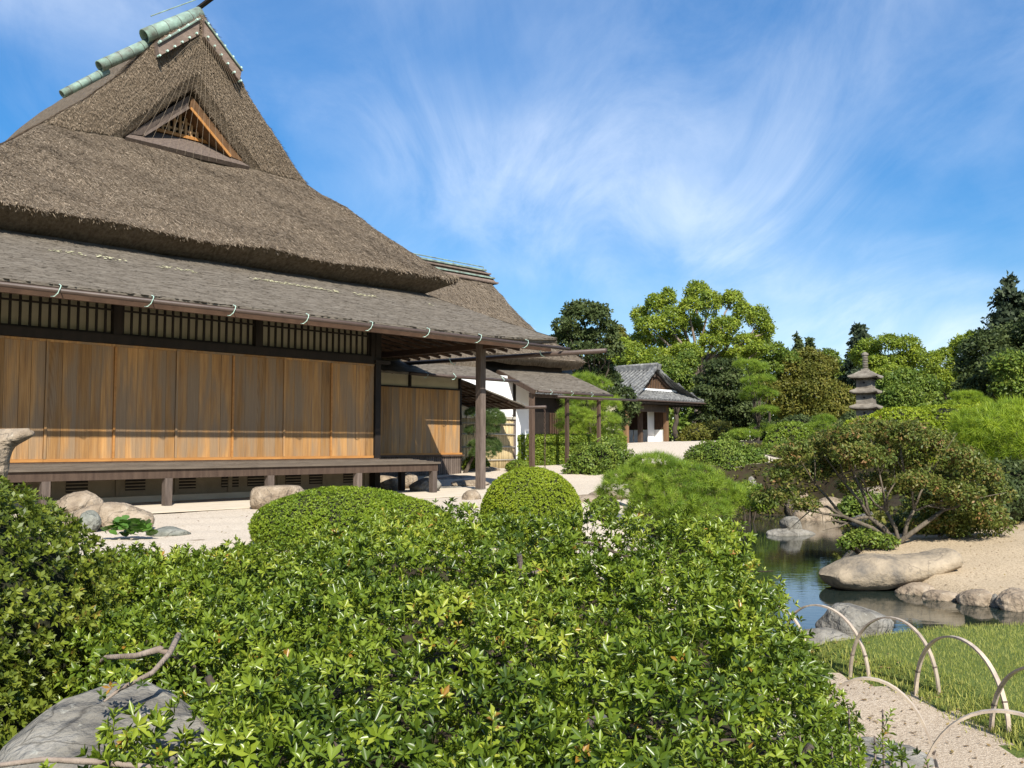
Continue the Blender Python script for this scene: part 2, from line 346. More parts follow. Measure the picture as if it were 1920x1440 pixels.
def t_cluster(n=5, L=1.0, w=.5, sp=.5):
    ps = []
    for i in range(n):
        v = np.array([(0, 0, 0), (.5 * L, w / 2 * L, .08 * L), (L, 0, -.05 * L), (.5 * L, -w / 2 * L, .08 * L)])
        ps.append((v @ rotm(rng.uniform(0, 6.28), R(rng.uniform(-25, 65)), rng.uniform(-.5, .5)).T + rng.normal(size=3) * sp * np.array([1, 1, .6]), np.array([[0, 1, 2, 3]])))
    return comb(ps)
def t_needles(n=14, L=1.0, w=.035, spread=75):
    V = []; F = []
    for i in range(n):
        e = R(90 - spread * math.sqrt((i + .5) / n)); m = rotm(i * 2.4 + rng.uniform(-.2, .2), e)
        l = L * rng.uniform(.75, 1.05); k = len(V)
        for p in ((0, -w / 2, 0), (l, 0, 0), (0, w / 2, 0)): V.append(m @ np.array(p))
        F.append([k, k + 1, k + 2])
    return np.array(V), np.array(F)
ROS = [t_rosette(rng.integers(5, 8)) for _ in range(6)]
ROS_S = [t_rosette(6, el=(20, 65), w=.45, simple=True) for _ in range(5)]
SHOOT = [t_shoot(int(rng.integers(13, 20)), rng.uniform(2.4, 4.4)) for _ in range(4)]
CLU = [t_cluster() for _ in range(6)]
CLU_S = [t_cluster(4, 1.0, .55, .45) for _ in range(5)]
NEED = [t_needles() for _ in range(4)]
NEED_L = [t_needles(18, 1.0, .05, 80) for _ in range(4)]
TINY = [t_rosette(3, el=(25, 60), w=.55, simple=True) for _ in range(4)]

def frames(N, rr):
    N = N / np.linalg.norm(N, axis=1, keepdims=True)
    ref = np.where(np.abs(N[:, 2:3]) < .9, np.array([[0, 0, 1.]]), np.array([[1., 0, 0]]))
    X = np.cross(ref, N); X /= np.linalg.norm(X, axis=1, keepdims=True); Y = np.cross(N, X)
    t = rr.uniform(0, 6.283, len(N))[:, None]
    return np.stack([X * np.cos(t) + Y * np.sin(t), -X * np.sin(t) + Y * np.cos(t), N], -1)
def scatter(temps, P, N, size, rr, tone=None, tvar=.12):
    """places copies of the templates at points P along directions N; returns V, F, tone"""
    P = np.asarray(P, float); n = len(P); size = np.broadcast_to(size, (n,)); which = rr.integers(0, len(temps), n)
    Fm = frames(np.asarray(N, float), rr); tone = rr.uniform(0, 1, n) if tone is None else tone
    Vs = []; Fs = []; Ts = []; base = 0
    for k, (tv, tf) in enumerate(temps):
        s = np.where(which == k)[0]
        if not len(s): continue
        V = np.einsum('nij,vj->nvi', Fm[s], tv) * size[s][:, None, None] + P[s][:, None, :]
        nv = len(tv); Fa = (tf[None] + (np.arange(len(s)) * nv)[:, None, None]).reshape(-1, tf.shape[1]) + base
        Vs.append(V.reshape(-1, 3)); Fs.append(Fa); base += len(s) * nv
        q_ = 4 if nv % 4 == 0 else 5; lf = np.repeat(rr.normal(0, tvar, (len(s), (nv + q_ - 1) // q_)), q_, 1)[:, :nv]
        Ts.append(np.clip(tone[s][:, None] + lf, 0, 1).ravel())
    return np.concatenate(Vs), np.concatenate(Fs), np.concatenate(Ts)
def foliage(name, temps, P, N, size, m, parent, rr, tone=None, smooth=False, tvar=.12):
    V, F, T = scatter(temps, P, N, size, rr, tone, tvar)
    o = ob(name, mk(name, V, F, m, smooth, T), parent); o['kind'] = 'stuff'; return o
def lobe_points(lobes, dens, rr, shell=(.72, 1.05), bump=.16, seed=0, inner=.62, under=.55):
    """points over the skins of overlapping ellipsoids (cx,cy,cz,rx,ry,rz); drops those deep in a neighbour and thins the undersides"""
    PP = []; NN = []
    L = np.array(lobes)
    for i, (cx, cy, cz, rx, ry, rz) in enumerate(L):
        area = 4 * math.pi * ((rx * ry) ** 1.6 / 3 + (rx * rz) ** 1.6 / 3 + (ry * rz) ** 1.6 / 3) ** (1 / 1.6)
        n = int(area * dens) + 6
        d = rr.normal(size=(n, 3)); d /= np.linalg.norm(d, axis=1, keepdims=True)
        keep = (d[:, 2] > -.35) | (rr.uniform(size=n) < under); d = d[keep]; n = len(d)
        r = rr.uniform(*shell, n) * (1 + bump * nz3(d * 2.2, seed + i))
        p = np.array([cx, cy, cz]) + d * np.array([rx, ry, rz]) * r[:, None]
        nn = d / np.array([rx, ry, rz]); nn /= np.linalg.norm(nn, axis=1, keepdims=True)
        ok = np.ones(n, bool)
        for j in range(len(L)):
            if j == i: continue
            q = (p - L[j, :3]) / L[j, 3:]; ok &= (q * q).sum(1) > inner ** 2
        PP.append(p[ok]); NN.append(nn[ok])
    return np.concatenate(PP), np.concatenate(NN)
def fork_set(base, targets, r0, rr, groups=5, seg=6):
    """several stems from one foot, each forking towards its own share of the targets"""
    m = MB(); base = np.array(base, float); T = np.array(targets, float); T = T[np.argsort(T[:, 0])]
    for g in np.array_split(T, groups):
        c = g.mean(0); mid = base + (c - base) * rr.uniform(.40, .55) + rr.normal(0, .06, 3); mid[2] -= .06
        b0 = base + np.array([rr.normal(0, .07), rr.normal(0, .05), 0]); q = b0 + (mid - b0) * .5 + rr.normal(0, .05, 3); q[2] += .05
        r1 = r0 * rr.uniform(.8, 1.2); m.tube([b0 - np.array([0, 0, .1]), b0, q, mid], [r1 * 1.2, r1, r1 * .85, r1 * .68], 8)
        for t in g:
            k = rr.uniform(.45, .65); e = mid + (t - mid) * k + rr.normal(0, .05, 3); m.tube([mid, (mid + e) / 2 + rr.normal(0, .03, 3), e], [r1 * .6, r1 * .46, r1 * .36], 6)
            for _ in range(3):
                f = t + rr.normal(0, .16, 3); m.tube([e, (e + f) / 2 + rr.normal(0, .03, 3), f], [r1 * .32, r1 * .2, r1 * .07], 5)
    return m
def limb_set(base, targets, r0, rr, seg=6, wig=.12, fork=.45):
    """trunk from base, limbs bending out to each target"""
    m = MB(); base = np.array(base, float); T = np.array(targets, float)
    mid = base + (T.mean(0) - base) * fork; mid[:2] += rr.normal(size=2) * wig * .3
    pts = [base - np.array([0, 0, .15])]
    for k in np.linspace(.0, 1, 5): pts.append(base + (mid - base) * k + rr.normal(size=3) * wig * .25 * np.array([1, 1, 0]) * math.sin(k * 3.1))
    m.tube(pts, [r0 * 1.35, r0 * 1.25] + list(np.linspace(r0 * 1.05, r0 * .72, 4)), max(seg, 8))
    for t in T:
        st = base + (mid - base) * rr.uniform(.62, 1.0); L = np.linalg.norm(t - st); pp = []
        for k in np.linspace(0, 1, 6):
            q = st + (t - st) * k; q[2] += L * .10 * math.sin(k * math.pi) * rr.uniform(-.4, 1); q += rr.normal(size=3) * wig * .28 * math.sin(k * math.pi); pp.append(q)
        m.tube(pp, list(np.linspace(r0 * .5, r0 * .10, 6)), seg)
    return m

# ================================================================== THE GROUND
POND = np.array([(1.5, 7.5), (2.1, 7.3), (3.2, 7.85), (4.3, 8.0), (6.0, 8.3), (12, 8.8), (12, 10.95), (7.5, 10.75), (5.72, 10.6), (5.3, 11.4), (4.75, 12.5), (4.5, 13.3), (4.9, 14.6), (5.7, 16.4), (7.0, 19.8), (8.2, 22.5), (7.6, 24.6), (6.2, 25.0), (5.0, 24.0), (4.3, 20.5), (3.7, 16.2), (2.8, 12.5), (1.7, 10.2)])
def seg_dist(P, poly):
    d = np.full(len(P), 1e9); n = len(poly); ins = np.zeros(len(P), bool)
    for i in range(n):
        a, b = poly[i], poly[(i + 1) % n]; ab = b - a
        t = np.clip(((P - a) @ ab) / (ab @ ab), 0, 1); d = np.minimum(d, np.linalg.norm(P - (a + t[:, None] * ab), axis=1))
        c = (a[1] > P[:, 1]) != (b[1] > P[:, 1])
        with np.errstate(divide='ignore', invalid='ignore'):
            xi = (b[0] - a[0]) * (P[:, 1] - a[1]) / (b[1] - a[1]) + a[0]
        ins ^= c & (P[:, 0] < xi)
    return np.where(ins, -d, d)
WATER = -0.95
def lawn_edge(Y): return np.interp(Y, [2.0, 4.0, 4.9, 5.6, 6.35, 7.2, 8.2], [2.9, 2.68, 2.56, 2.5, 2.28, 1.85, 1.3])
def ground(X, Y):
    X = np.asarray(X, float); Y = np.asarray(Y, float); sh = X.shape; X = X.ravel(); Y = Y.ravel()
    far = .22 * sstep(21, 26, Y) + .58 * sstep(28, 46, Y)
    left = np.where(Y > 12, far, -.62 + .62 * sstep(6.2, 7.6, Y) + far)
    # right of the court: bank down to the pond, lawn, sandy mound
    mound = -.82 + .30 * sstep(10.6, 14.5, Y) + .10 * sstep(5.5, 9, X) * sstep(10.5, 13, Y)
    lawn = -.62 + .10 * sstep(0, .25, X - lawn_edge(Y)) + .04 * sstep(6, 8, Y)
    right = np.where(Y < 9.3, lawn, mound)
    right = np.where(Y > 14.5, -.52 + .10 * sstep(5.5, 9, X) + .74 * sstep(14.6, 22, Y) + .75 * sstep(22, 40, Y), right)
    w = sstep(.6, 2.2, X - .9 * sstep(10, 30, Y) * 2.2)
    z = left * (1 - w) + right * w
    P = np.stack([X, Y], 1); d = seg_dist(P, POND)
    z = np.where(d < 0, WATER - .12 - np.minimum(-d * .8, .45), np.minimum(z, WATER - .12 + d * 1.1 + .02))
    z += .012 * nz3(np.stack([X, Y, X * 0], 1), 3, 1.3, 3) * (np.abs(d) > .1)
    return z.reshape(sh)
def gz(x, y): return float(ground(np.array([x]), np.array([y]))[0])
def axis(pts):
    out = []
    for (a, b, s) in pts: out += list(np.arange(a, b, s))
    out.append(pts[-1][1]); return np.array(out)
gx = axis([(-400, -60, 40), (-60, -16, 4), (-16, -4, .5), (-4, 7, .09), (7, 14, .25), (14, 60, 3), (60, 400, 40)])
gy = axis([(-60, -8, 8), (-8, 1, .6), (1, 14, .09), (14, 28, .2), (28, 56, .8), (56, 120, 8), (120, 600, 60)])
GX, GY = np.meshgrid(gx, gy); GZ = ground(GX, GY)
GP = np.stack([GX, GY, GZ], -1).reshape(-1, 3)
nyy, nxx = GX.shape; idx = np.arange(nxx * nyy).reshape(nyy, nxx)
GF = np.stack([idx[:-1, :-1], idx[:-1, 1:], idx[1:, 1:], idx[1:, :-1]], -1).reshape(-1, 4)
fc = GP[GF].mean(1); fd = seg_dist(fc[:, :2], POND)
jx = .10 * nz3(fc, 11, 2.2, 3); X_, Y_ = fc[:, 0] + jx, fc[:, 1] + jx
reg = np.zeros(len(fc), int)                                   # 0 soil
court = (Y_ > 7.75 + .0 * X_) & (Y_ < 57) & (X_ < 1.9 + .055 * np.clip(Y_ - 10, 0, 30) + 5.2 * sstep(25.2, 27, Y_)) & (X_ > -45)
reg[court] = 1
reg[(X_ > lawn_edge(Y_)) & (Y_ < 9.2) & (Y_ > 2) & (X_ < 14)] = 2
reg[(X_ <= lawn_edge(Y_)) & (X_ > np.interp(Y_, [1.4, 2.6, 3.4, 5.0, 7], [.62, .95, 1.2, 1.5, 1.5])) & (Y_ < 7.2) & (Y_ > 1.0)] = 3
reg[(X_ > 3.4) & (Y_ > 9.4) & (Y_ < 15.2 + .5 * (X_ - 6)) & (X_ < 16)] = 4
reg[(fd < .02)] = 0
reg[(np.abs(fc[:, 0]) > 60) | (fc[:, 1] > 60) | (fc[:, 1] < -8)] = 5
for k, (nm, mt, lb) in enumerate([('ground', M_soil, 'dark mossy soil under the garden shrubs'), ('gravel_court', M_gravel, 'pale raked gravel court before the thatched house'), ('lawn', M_turf, 'mown lawn beside the pond'),
                              ('gravel_path', M_path, 'narrow gravel path between the two rows of hoops'), ('sandy_bank', M_sand, 'sandy gravel bank across the pond'), ('terrain', M_far, 'open ground reaching to the horizon')]):
    f = GF[reg == k]; u, inv = np.unique(f, return_inverse=True)
    o = ob(nm, mk(nm, GP[u], inv.reshape(-1, 4), mt, True)); tag(o, lb, 'ground', kind='structure')
def water_mat():
    m = bpy.data.materials.new('pond_water'); m.use_nodes = True; t = m.node_tree; N = t.nodes; L = t.links; bs = N['Principled BSDF']
    bs.inputs['Base Color'].default_value = (.012, .020, .016, 1); bs.inputs['Roughness'].default_value = .03; bs.inputs['IOR'].default_value = 1.33; bs.inputs['Specular IOR Level'].default_value = .9
    tcn = N.new('ShaderNodeTexCoord'); nz = N.new('ShaderNodeTexNoise'); nz.inputs['Scale'].default_value = 5; nz.inputs['Detail'].default_value = 3
    mp = N.new('ShaderNodeMapping'); mp.inputs['Scale'].default_value = (1, 2.2, 1); L.new(tcn.outputs['Object'], mp.inputs[0]); L.new(mp.outputs[0], nz.inputs[0])
    bp = N.new('ShaderNodeBump'); bp.inputs['Strength'].default_value = .06; bp.inputs['Distance'].default_value = .02; L.new(nz.outputs[0], bp.inputs['Height']); L.new(bp.outputs[0], bs.inputs['Normal'])
    return m
wm_ = MB().add([(0.8, 6.8, WATER), (13, 6.8, WATER), (13, 26, WATER), (0.8, 26, WATER)], [[0, 1, 2, 3]])
tag(wm_.obj('pond_water', water_mat()), 'still dark pond reflecting the blue sky', 'water', kind='structure')

# ================================================================== THE THATCHED HOUSE  (local x along the facade, -y towards the garden)
def surf_points(V, F, n, rr):
    V = np.asarray(V, float); F = np.asarray([f for f in F if len(f) == 4]); A, B_, C, D = (V[F[:, i]] for i in range(4))
    nr = np.cross(C - A, D - B_); ar = np.linalg.norm(nr, axis=1) / 2 + 1e-9
    k = rr.choice(len(F), n, p=ar / ar.sum()); s = rr.uniform(size=(n, 1)); t = rr.uniform(size=(n, 1))
    P = A[k] * (1 - s) * (1 - t) + B_[k] * s * (1 - t) + C[k] * s * t + D[k] * (1 - s) * t
    return P, nr[k] / (2 * ar[k][:, None])
def blades(P, Nn, n_len, wid, rr, lift=(.02, .22), side=.35):
    """thin straws lying down the slope, tips slightly lifted"""
    n = len(P); up = np.array([[0, 0, 1.]]); Nn = np.where(Nn[:, 2:3] < -.2, -Nn, Nn)
    dn = -(up - Nn * (Nn @ np.array([0, 0, 1.]))[:, None]); dn /= np.linalg.norm(dn, axis=1, keepdims=True) + 1e-6
    sd = np.cross(Nn, dn); d = dn + sd * rr.normal(0, side, (n, 1)); d /= np.linalg.norm(d, axis=1, keepdims=True)
    L = rr.uniform(*n_len, (n, 1)); w = np.cross(Nn, d) * rr.uniform(*wid, (n, 1)); lf = Nn * rr.uniform(*lift, (n, 1)) * L
    V = np.stack([P - w - Nn * .01, P + w - Nn * .01, P + d * L + lf + w * .4, P + d * L + lf - w * .4], 1).reshape(-1, 3)
    F = np.arange(4 * n).reshape(n, 4); T = np.repeat(np.clip(rr.normal(.5, .24, n), 0, 1), 4)
    return V, F, T
def straw(parent, V, F, n, rr, n_len=(.05, .16), wid=(.004, .010), lift=(.05, .35), m=None, name='straw', side=.35):
    P, Nn = surf_points(V, F, n, rr); Vb, Fb, T = blades(P, Nn, n_len, wid, rr, lift, side)
    o = ob(name, mk(name, Vb, Fb, m or L_straw, False, T), parent); o['kind'] = 'stuff'; return o
def interp_rows(rows, k):
    """linear refine of a list of 3-D polylines (same length) to k rows"""
    A = np.array(rows, float); t = np.linspace(0, len(rows) - 1, k); i = np.minimum(t.astype(int), len(rows) - 2); f = (t - i)[:, None, None]
    return A[i] * (1 - f) + A[i + 1] * f
def refine_cols(P, k):
    return np.swapaxes(interp_rows(np.swapaxes(P, 0, 1), k), 0, 1)
def rough(P, amp, seed, f=1.5):
    P = np.array(P, float); d = nz3(P, seed, f, 4)[..., None] * amp
    return P + d * np.array([.3, -.5, .8])

hs_rng = np.random.default_rng(21)
house = empty('thatched_house', HB, HROT)
tag(house, 'large house with steep thatched gable roof and long wall of cedar shutters', 'house')
C0 = -2.54
prof = [(0.0, 9.34), (.40, 9.00), (.80, 8.56), (1.30, 7.84), (1.94, 7.18), (2.68, 6.55)]        # verge: half width, height
skirt = [(2.68, 2.60, 6.55), (3.45, 1.90, 5.86), (4.35, 1.10, 5.10), (5.14, .42, 4.46)]        # half width, y, z
BACKY = 11.0
# --- skirt of the roof: rings round front and sides
rows = []
for d, y, z in skirt:
    e = .07 * (z < 4.6)
    rows.append([(C0 + d, BACKY, z), (C0 + d, y + 1.2, z), (C0 + d, y + .25, z + e * .5), (C0 + d - .02, y + .02, z + e), (C0 + d - .28, y, z + e * .5), (C0 + d * .6, y, z), (C0, y, z - .02), (C0 - d * .6, y, z), (C0 - d + .28, y, z + e * .5), (C0 - d + .02, y + .02, z + e), (C0 - d, y + .25, z + e * .5), (C0 - d, y + 1.2, z), (C0 - d, BACKY, z)])
P = interp_rows(rows, 34); P = refine_cols(P, 150); P = rough(P, .05, 5)
Vt, Ft = grid(P)
# --- cut edge and underside of the eave
lip = P[-1].copy()
def ring(d, y, z):
    return refine_cols(np.array([[(C0 + d, BACKY, z), (C0 + d, y + 1.2, z), (C0 + d, y + .25, z), (C0 + d - .02, y + .02, z), (C0 + d - .28, y, z), (C0 + d * .6, y, z), (C0, y, z), (C0 - d * .6, y, z), (C0 - d + .28, y, z), (C0 - d + .02, y + .02, z), (C0 - d, y + .25, z), (C0 - d, y + 1.2, z), (C0 - d, BACKY, z)]], float), 150)[0]
P2 = interp_rows([lip, ring(5.06, .50, 4.385), ring(4.60, .99, 4.15), ring(3.9, 1.75, 4.55)], 16); P2[1:] += nz3(P2[1:], 8, 4, 2)[..., None] * .012
Vl, Fl = grid(P2)
# --- upper slopes behind the gable
def gy_(z): return 2.60 - .30 * (z - 6.55) / 2.8
rows = [[(C0 + s * d, gy_(z) - .0, z), (C0 + s * d, 4, z), (C0 + s * d, 7, z), (C0 + s * d, BACKY - .6 * (z - 6.55), z)] for s in (1,) for d, z in prof]
Pu = refine_cols(interp_rows(rows, 30), 50); Pu = rough(Pu, .05, 5)
Pv = refine_cols(interp_rows(rows, 30), 50); Pv[..., 0] = 2 * C0 - Pv[..., 0]; Pv = rough(Pv, .05, 5)
Vu, Fu = grid(Pu); Vv, Fv = grid(Pv)
# --- gable front of thatch round the vent
outer = interp_rows([[(C0 + d, gy_(z) - .01, z)] for d, z in prof][::-1], 34)[:, 0]
inner = np.array([[C0 - .02 + 1.30 * (1 - k), gy_(6.6 + 1.27 * k) + .02, 6.6 + 1.27 * k] for k in np.linspace(0, 1, 34)])
Pg = refine_cols(np.stack([outer, (outer * .62 + inner * .38) + np.array([0, -.05, 0]), (outer * .2 + inner * .8) + np.array([0, -.05, 0]), inner], 1), 22)
Ph = Pg.copy(); Pg = rough(Pg, .05, 5)
Ph[..., 0] = 2 * C0 - Ph[..., 0]; Ph[:, -1, 0] -= .02; Ph = rough(Ph, .05, 5)
Vg, Fg = grid(Pg); Vh, Fh = grid(Ph)
# reveal of the vent: thatch thickness going back
rev = np.concatenate([Pg[:, -1], Ph[::-1, -1]]); rv = np.stack([rev, rev + np.array([0, .30, 0]), rev + np.array([0, .62, .0])], 1)
m = MB()
for V_, F_ in ((Vt, Ft), (Vl, Fl), (Vu, Fu), (Vv, Fv), (Vg, Fg), (Vh, Fh)): m.add(V_, F_)
m.grid(rv)
for G_ in (Pg, Ph): m.grid(np.stack([G_[0], G_[0] + np.array([0, .10, -.25])], 0))
for G_ in (Pu, Pv): m.grid(np.stack([G_[-1], G_[-1] + np.array([0, .06, -.25])], 0))
roof = m.obj('thatch_roof', M_thatch, house, smooth=True)
m2 = MB()
for V_, F_ in ((Vt, Ft), (Vu, Fu), (Vv, Fv)): m2.add(V_, F_)
# straw mostly on the faces the garden sees
P_, N_ = surf_points(m2.V, m2.F, 360000, hs_rng); k = (P_[:, 1] < 3.2); P_, N_ = P_[k], N_[k]
N_ = np.where((N_[:, 2] < 0)[:, None], -N_, N_)
Vb, Fb, T = blades(P_, N_, (.05, .14), (.004, .008), hs_rng, (.03, .26), .38)
o = ob('straw', mk('straw', Vb, Fb, L_straw, False, T), roof); o['kind'] = 'stuff'
mg = MB().add(Vg, Fg).add(Vh, Fh)
P_, N_ = surf_points(mg.V, mg.F, 22000, hs_rng); N_ = np.where((N_[:, 1] > 0)[:, None], -N_, N_)
Vb, Fb, T = blades(P_, N_ , (.03, .08), (.004, .009), hs_rng, (.1, .5), .6); T = .15 + .6 * T
o = ob('straw', mk('straw', Vb, Fb, L_straw, False, T), roof); o['kind'] = 'stuff'
P_ = np.repeat(P2[0:2].reshape(-1, 3), 14, 0) + hs_rng.normal(0, .035, (2 * 150 * 14, 3)); P_ = P_[P_[:, 1] < 4]
N_ = np.tile(np.array([[0, -.8, -.15]]), (len(P_), 1)); N_ /= np.linalg.norm(N_, axis=1, keepdims=True)
Vb, Fb, T = blades(P_, N_, (.02, .05), (.004, .009), hs_rng, (.1, .5), .5)
o = ob('straw', mk('straw', Vb, Fb, L_straw, False, T * .8), roof); o['kind'] = 'stuff'
# --- gable vent: barge boards, lattice, sill
vent = MB().add([(C0 - 1.05, 3.16, 6.75), (C0 + 1.05, 3.16, 6.75), (C0, 3.16, 7.80)], [[0, 1, 2]]).obj('gable_vent', M_dark, house)
def prism(name, front, back, mt, par):
    n_ = len(front); return MB().add(front + back, [list(range(n_)), list(range(2 * n_ - 1, n_ - 1, -1))] + [[i, i + n_, (i + 1) % n_ + n_, (i + 1) % n_] for i in range(n_)]).obj(name, mt, par)
prism('sill', [(C0 - 1.30, 2.50, 6.57), (C0 + 1.26, 2.50, 6.57), (C0 + .78, 3.0, 6.98), (C0 - .80, 3.0, 6.98)], [(C0 - 1.30, 2.56, 6.50), (C0 + 1.26, 2.56, 6.50), (C0 + .78, 3.06, 6.90), (C0 - .80, 3.06, 6.90)], M_greytim, vent)
M_barge = mat('barge_timber', [(.10, .052, .022), (.17, .09, .04)], 5, .7, .2, 30)
for s, mt in ((-1, M_greytim), (1, M_barge)):  # left board greyer, right one browner: fall of light put into the colours
    fr_ = [(C0 + s * 1.18, 2.62, 6.68), (C0 + s * .86, 2.66, 6.74), (C0 + s * .02, 2.66, 7.50), (C0 + s * .02, 2.62, 7.74)]
    prism('barge_board', fr_, [(x, y + .40, z) for x, y, z in fr_], mt, vent)
    MB().bar((C0 + s * .90, 2.64, 6.73), (C0 + s * .02, 2.64, 7.50), .03, .05).obj('barge_edge', M_orange if s > 0 else M_greytim, vent)  # orange on the right is the board's sunlit edge put into colour
MB().bar((C0 - .76, 2.985, 7.02), (C0 + .76, 2.985, 7.02), .05, .06).obj('vent_rail', M_orange, vent)
M_lath = mat('vent_lath', [(.42, .26, .13), (.56, .38, .21)], 6, .7)
for i in range(11):
    x = -.60 + i * .12; h_ = (1 - abs(x) / .74) * .62
    if h_ > .06: piece('vent_lath', (.045, .04, h_), (C0 + x, 3.02, 7.05), M_lath, vent)
for z in (7.16, 7.32): MB().bar((C0 - .66 + (z - 7.05) * 1.1, 3.055, z), (C0 + .66 - (z - 7.05) * 1.1, 3.055, z), .03, .04).obj('vent_cross_lath', M_lath, vent)
# --- ridge: copper tubes stepping down the verge, pegged boards
ridge = empty('ridge_cover'); ridge.parent = house
def htube(name, p, q, r, mt, par, thick=.022, seg=20):
    p, q = Vector(p), Vector(q); V1, F1 = tube([p, q], r, seg, False); V2, F2 = tube([p, q], r - thick, seg, False); n = len(V1)
    F2 = [[i + n for i in f[::-1]] for f in F2]
    end = [[seg + k, seg + (k + 1) % seg, n + seg + (k + 1) % seg, n + seg + k] for k in range(seg)]
    return ob(name, mk(name, [tuple(v) for v in V1 + V2], F1 + F2 + end + [list(range(seg))[::-1]], mt, True), par)
yk = 2.42
tubes = [((C0 + .06, yk, 9.34), (C0 - 1.04, yk, 8.53), .135), ((C0 - .85, yk + .12, 8.50), (C0 - 1.80, yk + .12, 7.76), .105), ((C0 - 1.62, yk + .2, 7.76), (C0 - 2.40, yk + .2, 7.10), .075)]
for p, q, r in tubes:
    t_ = htube('copper_tube', p, q, r, M_copper, ridge)
    for k in np.linspace(.2, .85, 4):
        c = Vector(p).lerp(Vector(q), float(k)); d = (Vector(q) - Vector(p)).normalized() * .005
        ob('copper_band', mk('copper_band', *[x if i else [tuple(v) for v in x] for i, x in enumerate(tube([c - d, c + d], r + .003, 16, False))], M_gutter, True), t_)
for s in (-1, 1):
    L_ = 1.15; x0, z0 = C0 + s * .05, 9.18; x1, z1 = C0 + s * .88, 8.42
    MB().add([(x0, yk - .20, z0), (x1, yk - .20, z1), (x1 - s * .05, yk - .20, z1 - .26), (x0, yk - .20, z0 - .36), (x0, yk + .8, z0), (x1, yk + .8, z1), (x1 - s * .05, yk + .8, z1 - .26), (x0, yk + .8, z0 - .38)], BOXF if s > 0 else [f[::-1] for f in BOXF]).obj('ridge_board', M_ridgebox, ridge)
    for off, nn in ((.03, 5), (.30, 6)):
        for k in np.linspace(.08, .95, nn):
            p = Vector((x0 + (x1 - x0) * k, yk - .20, z0 + (z1 - z0) * k - off))
            MB().tube([p + Vector((0, .05, 0)), p - Vector((0, .05, 0))], .020, 8).obj('peg', M_hook, ridge)
    MB().tube([(x0, yk - .23, z0 - .05), (x1, yk - .23, z1 - .05)], .02, 6).obj('ridge_rod', M_copper, ridge)
MB().tube([(C0 + .02, yk + .5, 9.30), (C0 + .05, yk + .1, 9.46), (C0 + .16, yk - .35, 9.60)], .05, 8).obj('ridge_pole', M_dark, ridge)
MB().tube([(C0 - .9, yk + .05, 8.98), (C0 + .0, yk + .05, 9.62), (C0 + .0, yk + .05, 9.80)], .012, 5).obj('lightning_wire', M_copper, ridge)
# --- bird-net cords fanning down over the gable
ap = Vector((C0 + .06, yk - .26, 8.90))
for i in range(22):
    k = (i - 10.5) / 10.5; zb = 6.55 - .12 + abs(k) * .35; pb = Vector((C0 + k * 1.75 + .1, gy_(6.6) - .10, zb))
    st = ap + Vector((k * .30, 0, -abs(k) * .30)); mid = st.lerp(pb, .5) + Vector((0, -.06, -.02))
    MB().tube([st, mid, pb], .0022, 3, False).obj('cord', M_rope, ridge)

# --- lower bark-shingled roof
low = empty('lower_roof'); low.parent = house
def hip_x(y): return 3.42 - 1.42 * (y + 1.68) / 2.9
ys = np.linspace(-1.68, 1.22, 30); rowsL = []
for y in ys:
    z = 3.0 + .445 * (y + 1.68) ; xr = hip_x(y); xs = np.linspace(-10.4, xr, 120)
    e = np.clip((xs - 1.0) / 2.42, 0, 1) ** 2 * .12 * (1 - (y + 1.68) / 2.9)
    rowsL.append(np.stack([xs, np.full_like(xs, y), z + e], -1))
PL = np.array(rowsL); PLr = rough(PL, .016, 31, 3.0); PLr[0] = PL[0]
eave = np.stack([PL[0], PL[0] + np.array([0, 0, -.035]), PL[0] + np.array([0, .05, -.055]), PL[0] + np.array([0, .06, -.10])], 0)
under = np.stack([eave[-1], PL[-1] + np.array([0, 0, -.12])], 0)
mb = MB().grid(PLr).add(*grid(eave)).add(*grid(under))
side = np.stack([PL[:, -1], PL[:, -1] * np.array([0, 0, 0]) + np.stack([np.linspace(3.42, 2.0, 30), np.full(30, 9.0), np.linspace(3.06, 4.29, 30)], -1)], 1)
side = refine_cols(side, 20); mb.grid(side); mb.grid(np.stack([side[0], side[0] + np.array([0, 0, -.1])], 0))
bark = mb.obj('bark_shingles', M_bark, low, smooth=False)
P_, N_ = surf_points(*grid(PLr), 22000, hs_rng); N_ = np.where((N_[:, 2] < 0)[:, None], -N_, N_)
Vb, Fb, T = blades(P_, N_, (.015, .04), (.02, .08), hs_rng, (.0, .08), .08); T = .38 + .3 * T
o = ob('bark_flake', mk('bark_flake', Vb, Fb, L_flake, False, T * .9), bark); o['kind'] = 'stuff'
# line of lichen along the middle of the slope
n = 900; xx = hs_rng.uniform(-9, 1.5, n); yy = .05 + hs_rng.normal(0, .05, n) + .04 * np.sin(xx * 2.1); zz = 3.0 + .445 * (yy + 1.68) + .012
keep = nz3(np.stack([xx, yy, zz], 1), 44, 1.4, 2) > .0; Pp = np.stack([xx, yy, zz], 1)[keep]
o = foliage('lichen', [(np.array([(-.5, -.4, 0), (.5, -.3, .05), (.4, .5, .1), (-.4, .4, .05)]), np.array([[0, 1, 2, 3]]))], Pp, np.tile([[0, -.4, 1]], (len(Pp), 1)), hs_rng.uniform(.02, .05, len(Pp)), leafmat('lichen', [(.22, .20, .12), (.36, .34, .22)], .9, 0, .1), bark, hs_rng)
MB().bar((-10.4, -1.60, 2.865), (3.3, -1.60, 2.865), .05, .07).obj('eave_batten', M_rafter, low)
for x in np.arange(-9.8, 3.2, .42):
    MB().bar((x, -1.58, 2.90), (x, .10 if x < .1 else -.78, 3.62 if x < .1 else 3.243), .05, .06).obj('rafter', M_rafter, low)
